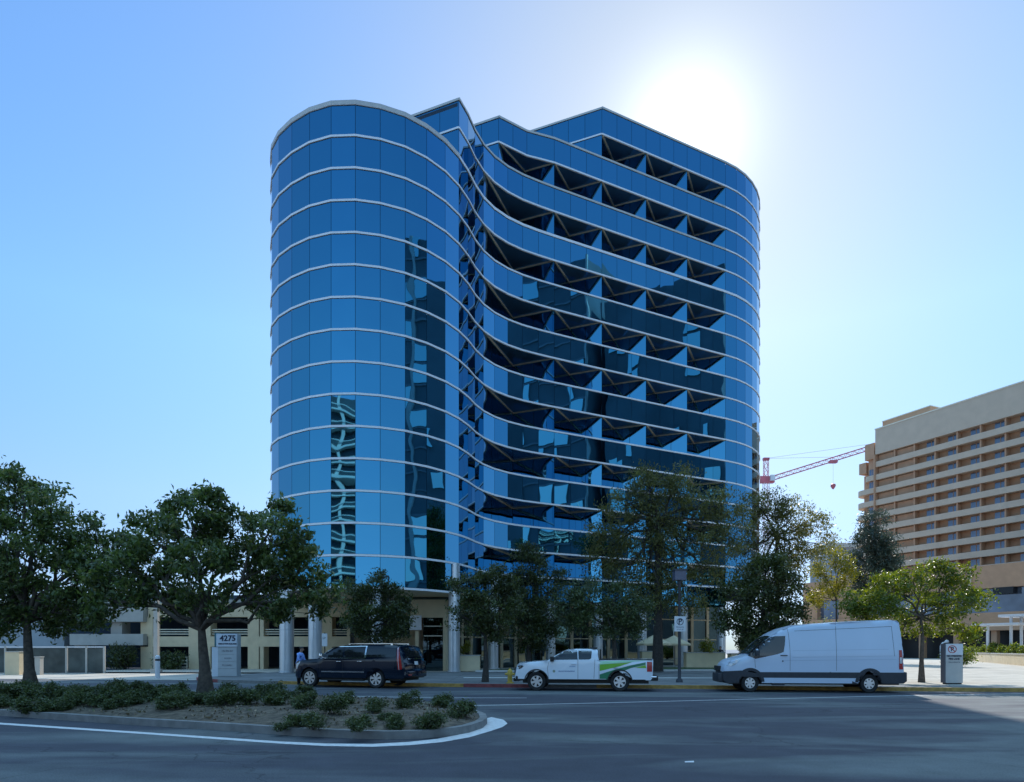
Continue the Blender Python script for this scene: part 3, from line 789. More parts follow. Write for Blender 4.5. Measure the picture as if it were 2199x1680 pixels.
mb = MB(); mb.tube([(tp.x, tp.y, tp.z - 1.5), (tp.x, tp.y, tp.z - 11)], .05, 4); mb.build('hoist_rope', m_craneL, cr)
mb = MB(); mb.lathe([(0, -1.7), (.5, -1.2), (1.1, -.2), (1.0, .6), (.3, 1.0), (0, 1.0)], 10, 0, Matrix.Translation((tp.x, tp.y, tp.z - 11.6))); mb.build('hook_block', m_crane, cr, 50)
# distant block between the tower and the hotel
db = thing('distant_block', 'distant grey and white office block behind the pine tree', 'building', (112, 230, 0))
m_grey = M('grey_facade', (.30, .31, .33), .8, 0, .06, .2)
mb = MB(); mb.box(107, 122, 230, 245, 0, 36); mb.build('wall', m_grey, db)
for k in range(6):
    mb = MB(); mb.box(106.9, 122.1, 229.7, 230, 8 + k * 4.6, 10.4 + k * 4.6); mb.build('window_ribbon', m_hwin, db)
mb = MB(); mb.box(106.5, 122.5, 229.4, 245.4, 36, 37.5); mb.build('roof_parapet', m_conc, db)
# ================================================================== parking garage on the left
gar = thing('parking_garage', 'beige concrete parking garage with open decks left of the tower', 'garage', (-26, 60, 0))
GY = 54.0
def gx(u, Y=GY): return (u - CU) / F * Y
def gz(v, Y=GY): return CZ + (HV - v) / F * Y
def gpart(name, mat, rects, y0=GY, y1=GY + 1.2):
    mb = MB()
    for u0, u1, v0, v1 in rects: mb.box(gx(u0), gx(u1), y0, y1, max(-.05, gz(v1)), gz(v0))
    return mb.build(name, mat, gar)
gpart('deck_beam', m_beige, [(318, 905, 1367, 1389)])
gpart('roof_beam', m_beige, [(318, 905, 1296, 1325)])
gpart('deck_beam', m_conc, [(160, 316, 1362, 1386)], GY - .6, GY + 1)
gpart('roof_beam', m_conc, [(120, 316, 1305, 1336)], GY - .6, GY + 1)
for u0, u1 in ((302, 328), (405, 452), (532, 558), (556, 566), (690, 713), (745, 768), (880, 905)):
    gpart('pillar', m_beige, [(u0, u1, 1325, 1367)]); gpart('pillar', m_beige, [(u0, u1, 1389, 1446)])
gpart('pillar', m_conc, [(238, 262, 1336, 1362)]); gpart('pillar', m_conc, [(160, 186, 1386, 1446)])
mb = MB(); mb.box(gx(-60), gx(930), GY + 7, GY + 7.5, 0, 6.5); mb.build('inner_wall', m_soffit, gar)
mb = MB(); mb.box(gx(110), gx(905), GY, GY + 9, 5.3, 5.6); mb.build('roof_deck', m_conc, gar)
mb = MB(); mb.box(gx(160), gx(905), GY + 1.2, GY + 9, gz(1380), gz(1376)); mb.build('parking_deck', m_conc, gar)
for u0, u1 in ((330, 404), (453, 531), (567, 690), (713, 745)):
    mb = MB()
    for v in (1352, 1357, 1362): mb.tube([(gx(u0), GY + .2, gz(v)), (gx(u1), GY + .2, gz(v))], .04, 5)
    mb.build('deck_railing', m_tan, gar)
mb = MB()
for v in (1412, 1419, 1426, 1433): mb.tube([(gx(330), GY - .2, gz(v)), (gx(404), GY - .2, gz(v))], .04, 5)
for u in (330, 352, 376, 404): mb.tube([(gx(u), GY - .2, 0), (gx(u), GY - .2, gz(1410))], .04, 5)
mb.build('ground_railing', m_tan, gar)
mb = MB(); mb.box(gx(-80), gx(120), GY + 1, GY + 2, 0, 4.4); mb.build('grey_side_wall', M('grey_stucco', (.33, .37, .40), .85, 0, .1, .8), gar)
# ------------------------------------------------------------------ green mesh fence
fen = thing('mesh_fence', 'white framed mesh fence with dark infill at the driveway edge', 'fence', (-32, 46.5, 0))
FY = 46.8
def fx(u): return (u - CU) / F * FY
def fz(v): return CZ + (HV - v) / F * FY
m_mesh = M('dark_fence_mesh', (.075, .09, .085), .8, 0, .35, 1.2)
for u0, u1 in ((-30, 10), (14, 140), (146, 184), (187, 224)):
    mb = MB(); mb.box(fx(u0), fx(u1), FY + .02, FY + .05, .05, fz(1392)); mb.build('mesh_panel', m_mesh, fen)
for u in (-30, 12, 143, 186, 224):
    mb = MB(); mb.box(fx(u) - .06, fx(u) + .06, FY - .06, FY + .06, 0, fz(1388)); mb.build('post', m_conc, fen)
mb = MB(); mb.box(fx(-30), fx(224), FY - .04, FY + .04, fz(1391), fz(1388.5)); mb.build('top_rail', m_white, fen)
# ------------------------------------------------------------------ small things on the left
def slim(name, label, cat, u, v0, v1, Y, w, mat, d=None, extra=None):
    x = (u - CU) / F * Y; t = thing(name, label, cat, (x, Y, 0)); z = CZ + (HV - v0) / F * Y
    d = d or w
    b = part('body', mat, [(-w / 2, w / 2, -d / 2, d / 2, 0, z)], t)
    part('cap', m_conc, [(-w / 2 - .03, w / 2 + .03, -d / 2 - .03, d / 2 + .03, z, z + .06)], t)
    return t
slim('utility_cabinet', 'beige upright utility cabinet in front of the mesh fence', 'cabinet', 37, 1401, 1443, 44.5, .92, m_beige)
slim('marker_post', 'short pale marker post beside the island tree on the left', 'post', 84, 1412, 1443, 44, .34, m_conc)
lp = thing('light_pole', 'tall pale square light pole before the garage', 'light pole', ((336 - CU) / F * 47, 47, 0))
part('pole', m_conc, [(-.14, .14, -.14, .14, .3, 6.4)], lp); part('base', m_conc, [(-.28, .28, -.28, .28, 0, .3)], lp); part('lamp_head', m_dark, [(-.5, .5, -.2, .2, 6.4, 6.6)], lp)
bo = thing('bollard', 'pale round bollard on the driveway corner', 'bollard', ((319 - CU) / F * 35.3, 36.2, .1))
mb = MB(); mb.lathe([(.12, 0), (.12, 1.14), (.11, 1.2), (.06, 1.24), (0, 1.25)], 16); mb.build('post', m_white, bo, 50, world=False)
mb = MB(); mb.lathe([(.125, .95), (.125, 1.05)], 16); mb.build('band', m_dark, bo, 50, world=False)
# monument sign
SY = 38.4
sg = thing('monument_sign', 'grey street number sign 4275 with tenant panels on the pavement', 'sign', ((484 - CU) / F * SY, SY, .13), R(-3))
def sz(v): return CZ + (HV - v) / F * SY - .13
m_sg = M('grey_sign_metal', (.42, .46, .48), .45, .2, .06, 2); m_sgt = M('pale_sign_panel', (.62, .66, .72), .45, 0, .05, 2); m_teal = M('teal_sign_side', (.03, .14, .17), .4, 0, .1, 3)
part('core', m_sg, [(-.48, .64, .05, .55, 0, sz(1362))], sg)
part('head_panel', m_sgt, [(-.50, .68, -.06, .05, sz(1389), sz(1361))], sg); part('side_fin', m_teal, [(-.62, -.50, -.02, .5, sz(1389), sz(1359))], sg)
part('side_panel', m_sgt, [(-.78, -.42, .0, .05, 0, sz(1390))], sg)
for k in range(4):
    z1 = sz(1390.5) - k * .40
    part('tenant_panel', m_sg, [(-.40, .66, -.03, .05, max(.02, z1 - (.385 if k < 3 else .8)), z1)], sg)
o0 = sg.matrix_basis
def wpt(x, y, z): return sg.matrix_basis @ Vector((x, y, z))
xd = sg.matrix_basis.to_3x3() @ Vector((1, 0, 0))
text_mesh('number_lettering', '4275', .44, m_ink, sg, wpt(.17, -.07, sz(1371.5)), xd, (0, 0, 1), .006, sx=1.05, bold=.012)
text_mesh('street_lettering', 'EXECUTIVE SQUARE', .115, m_ink, sg, wpt(.15, -.07, sz(1383)), xd, (0, 0, 1), .006, bold=.004)
def scribble(parent, x0, x1, y, z, h, mat, name='small_lettering', seed=1):
    rn = random.Random(seed); mb = MB(); x = x0
    while x < x1:
        w = h * rn.uniform(.35, .75)
        if rn.random() < .12: x += h * .5; continue
        mb.box(x, x + w * .32, y - .004, y, z, z + h)
        t = rn.choice((0, .5, .86)); mb.box(x + w * .33, x + w, y - .004, y, z + h * t, z + h * (t + .16))
        if rn.random() < .5: mb.box(x + w * .72, x + w, y - .004, y, z, z + h * max(.1, t - .02))
        x += w + h * .22
    return mb.build(name, mat, parent, world=False)
for k, (a, b) in enumerate(((-.18, .44), (-.08, .32), (-.16, .42))):
    scribble(sg, a, b, -.032, sz(1390.5) - k * .40 - .25, .09, m_greyink, seed=k + 3)
# sign on the second column
cs = thing('column_sign', 'small white notice board fixed beside the second column', 'sign', ((697 - CU) / F * 42.6, 42.6, .1))
part('board', m_white, [(-.17, .17, -.02, .02, 1.75, 2.55)], cs); scribble(cs, -.1, .1, -.024, 2.2, .14, m_greyink, 'symbol', 9)
part('post', m_dark, [(-.03, .03, .02, .06, .03, 2.6)], cs)
# ================================================================== street furniture
# fire hydrant
hy = thing('fire_hydrant', 'yellow fire hydrant on the pavement in front of the pickup', 'hydrant', ((1095 - CU) / F * 30.6, 30.6, .13))
m_hyd = M('hydrant_yellow', (.55, .36, .06), .5, 0, .18, 9)
mb = MB(); mb.lathe([(.17, 0), (.17, .05), (.11, .06), (.105, .36), (.13, .38), (.13, .42), (.115, .44), (.12, .5), (.10, .58), (.05, .64), (.035, .645), (.035, .70), (0, .70)], 16); mb.build('barrel', m_hyd, hy, 45, world=False)
for s in (-1, 1):
    mb = MB(); mb.tube([(s * .08, 0, .42), (s * .20, 0, .42)], [.055, .055], 10); mb.tube([(s * .20, 0, .42), (s * .23, 0, .42)], [.035, .035], 6); mb.build('side_outlet', m_hyd, hy, 45, world=False)
mb = MB(); mb.tube([(0, -.08, .38), (0, -.19, .38)], [.075, .075], 10); mb.build('front_outlet', m_hyd, hy, 45, world=False)
# street lamp with a parking sign
sl = thing('street_lamp', 'dark street lamp with a boxy head between pickup and van', 'street lamp', ((1459 - CU) / F * 31.6, 31.6, .13))
m_lampm = M('lamp_grey_paint', (.045, .046, .055), .45, .1, .12, 3)
mb = MB(); mb.lathe([(.17, 0), (.15, .12), (.08, .2), (.07, .9), (.055, 4.4), (.10, 4.6), (.10, 4.75), (0, 4.76)], 14); mb.build('pole', m_lampm, sl, 40, world=False)
part('lamp_head', M('lamp_head_panel', (.10, .10, .15), .3, 0, .1, 4), [(-.26, .26, -.26, .26, 4.72, 5.15)], sl); part('lamp_cap', m_lampm, [(-.30, .30, -.30, .30, 5.15, 5.22)], sl)
ps = thing('parking_sign', 'small white parking sign strapped to the street lamp', 'sign', (sl.location.x, 31.6, .13))
part('plate', m_white, [(-.26, .26, -.13, -.11, 2.35, 3.05)], ps)
text_mesh('plate_symbol', 'P', .34, m_ink, ps, ps.location + Vector((0, -.134, 2.80)), (1, 0, 0), (0, 0, 1), .003, bold=.008)
mb = MB()
for i in range(20):
    t0, t1 = 2 * math.pi * i / 20, 2 * math.pi * (i + 1) / 20
    mb.face([(.16 * math.cos(t0), -.135, 2.8 + .16 * math.sin(t0)), (.16 * math.cos(t1), -.135, 2.8 + .16 * math.sin(t1)), (.13 * math.cos(t1), -.135, 2.8 + .13 * math.sin(t1)), (.13 * math.cos(t0), -.135, 2.8 + .13 * math.sin(t0))])
mb.build('plate_ring', m_ink, ps, world=False)
scribble(ps, -.17, .17, -.132, 2.52, .06, m_ink, seed=21); scribble(ps, -.14, .14, -.132, 2.42, .05, m_ink, seed=22)
# no parking pillar
npz = thing('no_parking_pillar', 'grey no parking fire lane pillar at the plaza kerb', 'sign', ((2049 - CU) / F * 29.6, 29.6, .138))
part('cabinet', M('grey_pillar', (.50, .48, .45), .6, 0, .06, 3), [(-.36, .38, 0, .3, .06, 1.76)], npz); part('plinth', m_dark, [(-.33, .35, .03, .27, 0, .06)], npz)
part('side_fin', m_greyink, [(-.40, -.36, .02, .3, .06, 1.76)], npz); part('head_panel', m_white, [(-.355, .375, -.012, 0, 1.28, 1.755)], npz)
mb = MB(); cx0, cz0 = -.09, 1.52
for i in range(28):
    t0, t1 = 2 * math.pi * i / 28, 2 * math.pi * (i + 1) / 28
    mb.face([(cx0 + .19 * math.cos(t0), -.016, cz0 + .17 * math.sin(t0)), (cx0 + .19 * math.cos(t1), -.016, cz0 + .17 * math.sin(t1)), (cx0 + .155 * math.cos(t1), -.016, cz0 + .138 * math.sin(t1)), (cx0 + .155 * math.cos(t0), -.016, cz0 + .138 * math.sin(t0))])
a, b = Vector((cx0 - .12, -.018, cz0 + .1)), Vector((cx0 + .12, -.018, cz0 - .1)); w = Vector((.012, 0, .015))
mb.face([a - w, b - w, b + w, a + w]); mb.build('prohibition_ring', m_red, npz, world=False)
nl = npz.location
text_mesh('symbol_lettering', 'P', .26, m_ink, npz, nl + Vector((cx0, -.014, cz0)), (1, 0, 0), (0, 0, 1), .002, bold=.008)
text_mesh('lettering', 'NO PARKING', .105, m_ink, npz, nl + Vector((0, -.004, 1.225)), (1, 0, 0), (0, 0, 1), .004, bold=.004)
text_mesh('lettering', 'FIRE LANE', .105, m_ink, npz, nl + Vector((0, -.004, 1.10)), (1, 0, 0), (0, 0, 1), .004, bold=.004)
scribble(npz, -.26, .24, -.003, .94, .045, m_greyink, seed=31)
# small lamp on the forecourt, hooked
fl = thing('garden_lamp', 'small dark hooked lamp post rising above the bush by the entrance', 'lamp', ((834 - CU) / F * 41, 41, .1))
mb = MB(); mb.tube([(0, 0, 0), (0, 0, 5.7), (.04, 0, 5.85), (.0, 0, 5.95), (-.16, 0, 5.97)], .05, 7); mb.build('hooked_pole', m_dark, fl, 50, world=False)
part('lamp_shade', m_dark, [(-.3, -.1, -.08, .08, 5.86, 5.94)], fl)
# planters and umbrellas by the lobby
def planter(u, Y, w, h, label):
    x = (u - CU) / F * Y; t = thing('planter_box', label, 'planter', (x, Y, .15))
    part('box', m_beige, [(-w / 2, w / 2, -.5, .5, 0, h)], t); part('rim', m_conc, [(-w / 2 - .04, w / 2 + .04, -.54, .54, h, h + .07)], t)
    part('soil', m_soil, [(-w / 2 + .08, w / 2 - .08, -.42, .42, h + .07, h + .09)], t); return t
planter(922 + 82, 47.6, 1.75, 1.05, 'beige planter box beside the drum column with yellow green plant'); planter(1512, 57.2, 3.2, 1.2, 'long low planter box left of the last column')
planter(1392, 56.5, 1.2, 1.3, 'pale planter box behind the pickup tail'); planter(1600, 56, 2.6, 1.1, 'planter box just above the van bonnet')
um = None
for u, Y, lab in ((1404, 58, 'pale patio umbrella seen above the pickup bed'), (1447, 60, 'pale patio umbrella half hidden by the street lamp')):
    x = (u - CU) / F * Y
    if um is None:
        um = thing('patio_umbrella', lab, 'umbrella', (x, Y, .15), 0, 'patio umbrellas by the lobby')
        mb = MB()
        n = 8
        for i in range(n):
            a, b = 2 * math.pi * i / n, 2 * math.pi * (i + 1) / n
            p0, p1 = Vector((1.5 * math.cos(a), 1.5 * math.sin(a), 2.0)), Vector((1.5 * math.cos(b), 1.5 * math.sin(b), 2.0)); m = (p0 + p1) / 2 * .93 + Vector((0, 0, .14 + .07))
            mb.face([p0, p1, (0, 0, 2.75)]); mb.face([p1, p0, p0 - Vector((0, 0, .16)), p1 - Vector((0, 0, .16))])
        mb.build('canopy', m_beige, um, world=False)
        mb = MB(); mb.tube([(0, 0, 0), (0, 0, 3.6)], .03, 7); mb.build('pole', m_white, um, 50, world=False)
        mb = MB(); mb.lathe([(.5, .7), (.5, .74), (0, .745)], 14); mb.build('table_top', m_conc, um, world=False)
    else: dup(um, (x, Y, .15), label=lab)
# ================================================================== buildings across the street, behind the viewer (seen in the mirror glass)
m_dkt = M('dark_tower_facade', (.14, .18, .20), .5, 0, .25, .12)
m_tealg = M_glass('teal_glass', (.74, .94, .90), .02, .03, .3)
m_palef = M('pale_frame', (.62, .62, .58), .8, 0, .1, .4)
dt = thing('dark_office_tower', 'dark office tower with teal glass across the street', 'office tower', (70, 16, 0))
mb = MB(); mb.box(64, 92, -8, 26, 0, 72); mb.box(66, 90, 28, 50, 0, 64); mb.build('wall', m_dkt, dt)
rn = random.Random(5)
for f in range(19):
    mb = MB()
    for k in range(9):
        if rn.random() < .5: mb.box(63.7, 64, -6.8 + k * 3.6, -6.8 + k * 3.6 + rn.choice((1.2, 3.2, 3.2)), 2.6 + f * 3.7, 5.8 + f * 3.7)
    for k in range(6):
        if f < 16 and rn.random() < .35: mb.box(65.7, 66, 29 + k * 3.5, 29 + k * 3.5 + rn.choice((.8, 2.8)), 2.6 + f * 3.7, 5.8 + f * 3.7)
    if mb.f: mb.build('window', m_tealg, dt)
    mb = MB(); mb.box(63.8, 64, -8, 26, 2.2 + f * 3.7, 2.5 + f * 3.7); mb.build('spandrel', m_grey, dt)
for y in (-8, 3.4, 14.8, 26): part_b = MB(); part_b.box(63.6, 64, y - .3, y + .3, 0, 72.5); part_b.build('pier', m_palef, dt)
at = thing('balcony_apartment_tower', 'pale apartment tower with stacked balconies across the street', 'apartment tower', (-38, -46, 0))
TA = Matrix.Translation((-38, -48, 0)) @ Matrix.Rotation(R(-24), 4, 'Z')
mb = MB(); mb.box(-14, 14, -14, 0, 0, 51, 0, TA); mb.build('wall', M('apartment_glazing', (.05, .075, .085), .2, 0, .3, .3), at)
for f in range(16):
    mb = MB(); mb.box(-14, 14, 0, 1.8, 2 + f * 3.05, 2.35 + f * 3.05, 0, TA); mb.box(-14, 14, 1.7, 1.8, 3.1 + f * 3.05, 3.25 + f * 3.05, 0, TA); mb.build('balcony', m_palef, at)
for k in range(4):
    mb = MB(); mb.box(-14 + k * 9.1, -13.4 + k * 9.1, 0, 1.4, 0, 51.5, 0, TA); mb.build('fin_wall', m_palef, at)

mb = MB(); g = G(1480, 1638); mb.face([(g.x - .07, g.y - .03, .008), (g.x + .06, g.y - .05, .012), (g.x + .08, g.y + .05, .02), (g.x - .05, g.y + .06, .01)])
tag(mb.build('paper_scrap', m_white), 'small white scrap of paper lying on the open road', 'litter')
# ================================================================== vehicles
def poly_grid(outline, step=.11):
    bm = bmesh.new()
    f = bm.faces.new([bm.verts.new((p[0], 0, p[1])) for p in outline])
    bmesh.ops.triangulate(bm, faces=[f], ngon_method='EAR_CLIP')
    xs = [p[0] for p in outline]; zs = [p[1] for p in outline]
    for ax, lo, hi in ((0, min(xs), max(xs)), (2, min(zs), max(zs))):
        v = lo + step
        while v < hi - .01:
            co = [0, 0, 0]; no = [0, 0, 0]; co[ax] = v; no[ax] = 1
            bmesh.ops.bisect_plane(bm, geom=bm.verts[:] + bm.edges[:] + bm.faces[:], plane_co=co, plane_no=no, dist=1e-5)
            v += step
    bmesh.ops.dissolve_degenerate(bm, dist=1e-4, edges=bm.edges[:])
    return bm
def top_at(outline, x):
    best = -1
    n = len(outline)
    for i in range(n):
        a, b = outline[i], outline[(i + 1) % n]
        if (a[0] - x) * (b[0] - x) <= 0 and abs(a[0] - b[0]) > 1e-6:
            z = a[1] + (b[1] - a[1]) * (x - a[0]) / (b[0] - a[0]); best = max(best, z)
    return best
class Car:
    def __init__(s, outline, W, L, belt, tumble, arch, wheel_x, r_arch, crown=.03, front_round=.16, rear_round=.07, gh=None):
        s.W, s.L, s.belt, s.tumble, s.crown = W, L, belt, tumble, crown
        s.fr, s.rr = front_round, rear_round
        s.outline = s.with_arches(outline, wheel_x, r_arch, arch)
        s.raw = outline
    def with_arches(s, o, wx, r, zc):
        """outline goes front-bottom, up over the roof, down the back; underside gets wheel arches"""
        out = list(o); zb = o[-1][1]
        for x in sorted(wx, reverse=True):
            h = max(-.9, min(.9, (zb - zc) / r)); a0 = math.asin(h)
            for i in range(15):
                a = a0 + (math.pi - 2 * a0) * i / 14
                out.append((x + r * math.cos(a), zc + r * math.sin(a)))
        return out
    def w(s, x, z):
        w = s.W
        if z > s.belt: w -= s.tumble * (z - s.belt) ** 1.15
        w -= .05 * max(0, (.75 - z)) ** 1.0 * .6
        if x < .7: w -= s.fr * ((.7 - x) / .7) ** 2.2
        if x > s.L - .5: w -= s.rr * ((x - s.L + .5) / .5) ** 2.2
        t = top_at(s.raw, min(max(x, .001), s.L - .001)) - z
        if 0 <= t < .14: w -= .055 * ((.14 - t) / .14) ** 2
        return w
    def shell(s, name, mats, parent, lower=None):
        """mats: paint, dark plastic"""
        bm = poly_grid(s.outline)
        bnd = [e for e in bm.edges if e.is_boundary]
        near = {v: None for v in bm.verts}
        verts = []; idx = {}
        mb = MB()
        def P3(x, z, t):
            w = s.w(x, z); y = t * w
            c = s.crown * (1 - t * t) if z > .75 else 0
            bow = .10 * (1 - t * t)
            xx = x - (bow if x < .5 else 0) + (bow * .5 if x > s.L - .25 else 0)
            return (xx, y, z + c)
        for sd in (-1, 1):
            for f in bm.faces:
                q = [P3(v.co.x, v.co.z, sd) for v in f.verts]
                cz = sum(v.co.z for v in f.verts) / len(f.verts)
                mi = 1 if (lower and lower(sum(v.co.x for v in f.verts) / len(f.verts), cz)) else 0
                mb.face(q, mi)
        N = 8
        for e in bnd:
            a, b = e.verts
            for k in range(N):
                t0, t1 = -1 + 2 * k / N, -1 + 2 * (k + 1) / N
                mx, mz = (a.co.x + b.co.x) / 2, (a.co.z + b.co.z) / 2
                dark = mz < s.raw[-1][1] + .03 or any(math.hypot(mx - x, mz - s.zc) < s.ra + .02 for x in s.wx)
                mi = 1 if (dark or (lower and lower(mx, mz))) else 0
                mb.face([P3(a.co.x, a.co.z, t0), P3(b.co.x, b.co.z, t0), P3(b.co.x, b.co.z, t1), P3(a.co.x, a.co.z, t1)], mi)
        bm.free()
        me = bpy.data.meshes.new(name); me.from_pydata(mb.v, [], mb.f)
        for m in mats: me.materials.append(m)
        me.polygons.foreach_set('material_index', mb.m)
        b2 = bmesh.new(); b2.from_mesh(me)
        bmesh.ops.remove_doubles(b2, verts=b2.verts[:], dist=.002)
        bmesh.ops.recalc_face_normals(b2, faces=b2.faces[:])
        b2.to_mesh(me); b2.free()
        me.polygons.foreach_set('use_smooth', [True] * len(me.polygons)); me.set_sharp_from_angle(angle=R(32))
        o = bpy.data.objects.new(name, me); COL.objects.link(o); o.parent = parent
        return o
    def patch(s, name, outline, mat, parent, off=.006, sides=(-1, 1), label=None, mb=None):
        own = mb is None
        if own and len(sides) > 1:
            return [s.patch(name, outline, mat, parent, off, (sd,), label) for sd in sides]
        if own: mb = MB()
        for sd in sides:
            bm = poly_grid(outline, .12)
            for f in bm.faces:
                q = [(v.co.x, sd * (s.w(v.co.x, v.co.z) + off), v.co.z) for v in f.verts]
                n = (Vector(q[1]) - Vector(q[0])).cross(Vector(q[2]) - Vector(q[0]))
                if n.y * sd < 0: q.reverse()
                mb.face(q)
            bm.free()
        if own:
            o = mb.build(name, mat, parent, 40, world=False)
            if label: o['label'] = label
            return o
    def strip(s, name, a, b, t0, t1, mat, parent, off=.008, n=8):
        """a panel lying across the car between side profile points a and b (windscreen, bonnet line, rear glass)"""
        mb = MB(); a, b = Vector((a[0], 0, a[1])), Vector((b[0], 0, b[1])); d = (b - a).normalized(); nn = Vector((-d.z, 0, d.x))
        if nn.z < 0 and abs(d.z) < .98: nn = -nn
        def pt(p, t):
            w = s.w(p.x, p.z - .001); c = s.crown * (1 - t * t) if p.z > .75 else 0
            bow = .10 * (1 - t * t)
            return Vector((p.x - (bow if p.x < .5 else 0) + (bow * .5 if p.x > s.L - .25 else 0), t * w, p.z + c)) + nn * off
        for k in range(n):
            u0, u1 = t0 + (t1 - t0) * k / n, t0 + (t1 - t0) * (k + 1) / n
            for j in range(3):
                p, q = a + (b - a) * j / 3, a + (b - a) * (j + 1) / 3
                mb.face([pt(p, u0), pt(p, u1), pt(q, u1), pt(q, u0)])
        return mb.build(name, mat, parent, 40, world=False)
def wheel(parent, x, y, r, sd, spokes=6, rim=.62, split=False, width=.24):
    """tyre with a rim as its sub-part; sd -1 faces the viewer's side"""
    T = Matrix.Translation((x, y, r)) @ Matrix.Rotation(R(90) * 1, 4, 'X')
    hw = width / 2
    mb = MB(); rr = r * (rim + .03)
    mb.lathe([(rr * .6, -hw * .5), (rr, -hw * .85), (r * .93, -hw), (r * .985, -hw * .8), (r, -hw * .5), (r, hw * .5), (r * .985, hw * .8), (r * .93, hw), (rr, hw * .85), (rr * .6, hw * .5)], 32, 0, T)
    w = mb.build('wheel', m_rub, parent, 50, world=False)
    mb = MB(); R0 = r * rim; f = hw * .8 * (1 if sd < 0 else -1)
    # local z of T maps to -y: facing the viewer for sd = -1
    mb.lathe([(R0 * 1.03, f * .9), (R0 * 1.03, f * 1.05), (R0 * .93, f * 1.05), (R0 * .88, f * .7)], 32, 0, T)
    mb.lathe([(0, f * .95), (R0 * .17, f * .95), (R0 * .21, f * .8)], 18, 0, T)
    for k in range(spokes):
        for o in ((-.13, .13) if split else (0,)):
            a = 2 * math.pi * k / spokes + .26 + o
            wd = R0 * (.085 if split else .20)
            d = Vector((math.cos(a), math.sin(a), 0)); s = Vector((-d.y, d.x, 0))
            pts = [d * R0 * .16 - s * wd * .8, d * R0 * .16 + s * wd * .8, d * R0 * .95 + s * wd * 1.15, d * R0 * .95 - s * wd * 1.15]
            zf, zb = f * .95, f * .55
            q = [T @ Vector((p.x, p.y, zf)) for p in pts]; q2 = [T @ Vector((p.x, p.y, zb)) for p in pts]
            mb.face(q)
            for i in range(4): mb.face([q[i], q2[i], q2[(i + 1) % 4], q[(i + 1) % 4]])
    mb.build('rim', m_alloy, w, 35, world=False)
    mb = MB(); mb.lathe([(0, f * .35), (R0 * .99, f * .35)], 24, 0, T); mb.build('brake_disc', m_black, w, world=False)
    return w
def finish(car, ra, zc, wx): car.ra, car.zc, car.wx = ra, zc, wx
def gbox(name, mat, boxes, parent, bev=0.0, label=None):
    o = part(name, mat, boxes, parent)
    if bev:
        b = bmesh.new(); b.from_mesh(o.data); bmesh.ops.bevel(b, geom=b.edges[:], offset=bev, segments=2, affect='EDGES', profile=.6); b.to_mesh(o.data); b.free()
        o.data.polygons.foreach_set('use_smooth', [True] * len(o.data.polygons)); o.data.set_sharp_from_angle(angle=R(40))
    if label: o['label'] = label
    return o
def mirror(car, parent, x, z, mat):
    for sd in (-1, 1):
        y = sd * (car.w(x, z) + .12)
        gbox('wing_mirror', mat, [(x - .06, x + .08, y - .13, y + .13, z - .08, z + .12)], parent, .03)
def handles(car, parent, spots, mat, w=.2):
    for x, z in spots:
        for sd in (-1, 1):
            y = sd * (car.w(x, z) + .018)
            gbox('door_handle', mat, [(x - w / 2, x + w / 2, y - .018, y + .018, z - .018, z + .018)], parent, .008)
def seam(car, parent, lines, w=.012, name='panel_seam'):
    for sd in (-1, 1):
      for pts in lines:
        mb = MB()
        for a, b in zip(pts, pts[1:]):
            d = Vector((b[0] - a[0], b[1] - a[1])); n = Vector((-d.y, d.x)).normalized() * w / 2; d.normalize(); d *= .004
            car.patch('', [(a[0] - n.x - d.x, a[1] - n.y - d.y), (b[0] - n.x + d.x, b[1] - n.y + d.y), (b[0] + n.x + d.x, b[1] + n.y + d.y), (a[0] + n.x - d.x, a[1] + n.y - d.y)], None, None, .004, (sd,), mb=mb)
        mb.build(name, m_black, parent, world=False)
m_wpaint = M('white_car_paint', (.76, .81, .88), .22, 0, .02, 1, coat=.7)
m_wpaint2 = M('white_van_paint', (.56, .64, .77), .3, 0, .03, .8, coat=.5)
m_bpaint = M('black_car_paint', (.002, .009, .024), .10, .0, .06, 1, spec=.4, coat=.3)
m_clad = M('grey_cladding', (.035, .038, .048), .6, 0, .1, 6)
# ------------------------------------------------------------------ white cargo van
van_o = [(.16, .34), (.03, .46), (.0, .68), (.05, .92), (.12, 1.06), (.3, 1.2), (.62, 1.31), (1.0, 1.40), (1.25, 1.60), (1.6, 1.88), (1.98, 2.18), (2.25, 2.34), (2.5, 2.44), (2.95, 2.55), (3.8, 2.62), (4.6, 2.67), (5.8, 2.72), (6.8, 2.755), (6.98, 2.74), (7.06, 2.66), (7.10, 2.3), (7.16, 1.8), (7.2, 1.2), (7.22, .82), (7.3, .78), (7.3, .42), (7.2, .36)]
vr = thing('cargo_van', 'long white cargo van with dark lower cladding parked at the kerb', 'van', (0, 0, 0))
van = Car(van_o, 1.02, 7.3, 1.45, .11, .36, (1.09, 5.86), .47, .05, .22, .08); finish(van, .47, .36, (1.09, 5.86))
zband = lambda x: .80 + .035 * x / 7
van.shell('body', [m_wpaint2, m_clad], vr, lambda x, z: z < zband(x) - .02 and (x < 1.6 or x > 5.45 or z > .56 or z < .40))
van.patch('cladding_band', [(.02, .62), (.02, .80), (.72, .84), (1.55, .70), (1.65, .58)][::-1], m_clad, vr, .012)
def arch_trim(car, x, zc, r, wd, name, mat, parent, a0=5, a1=175):
    o = [(x + (r + wd) * math.cos(R(a0 + (a1 - a0) * i / 18)), zc + (r + wd) * math.sin(R(a0 + (a1 - a0) * i / 18))) for i in range(19)]
    o += [(x + (r + .0) * math.cos(R(a1 + (a0 - a1) * i / 18)), zc + (r + .0) * math.sin(R(a1 + (a0 - a1) * i / 18))) for i in range(19)]
    return car.patch(name, o, mat, parent, .02)
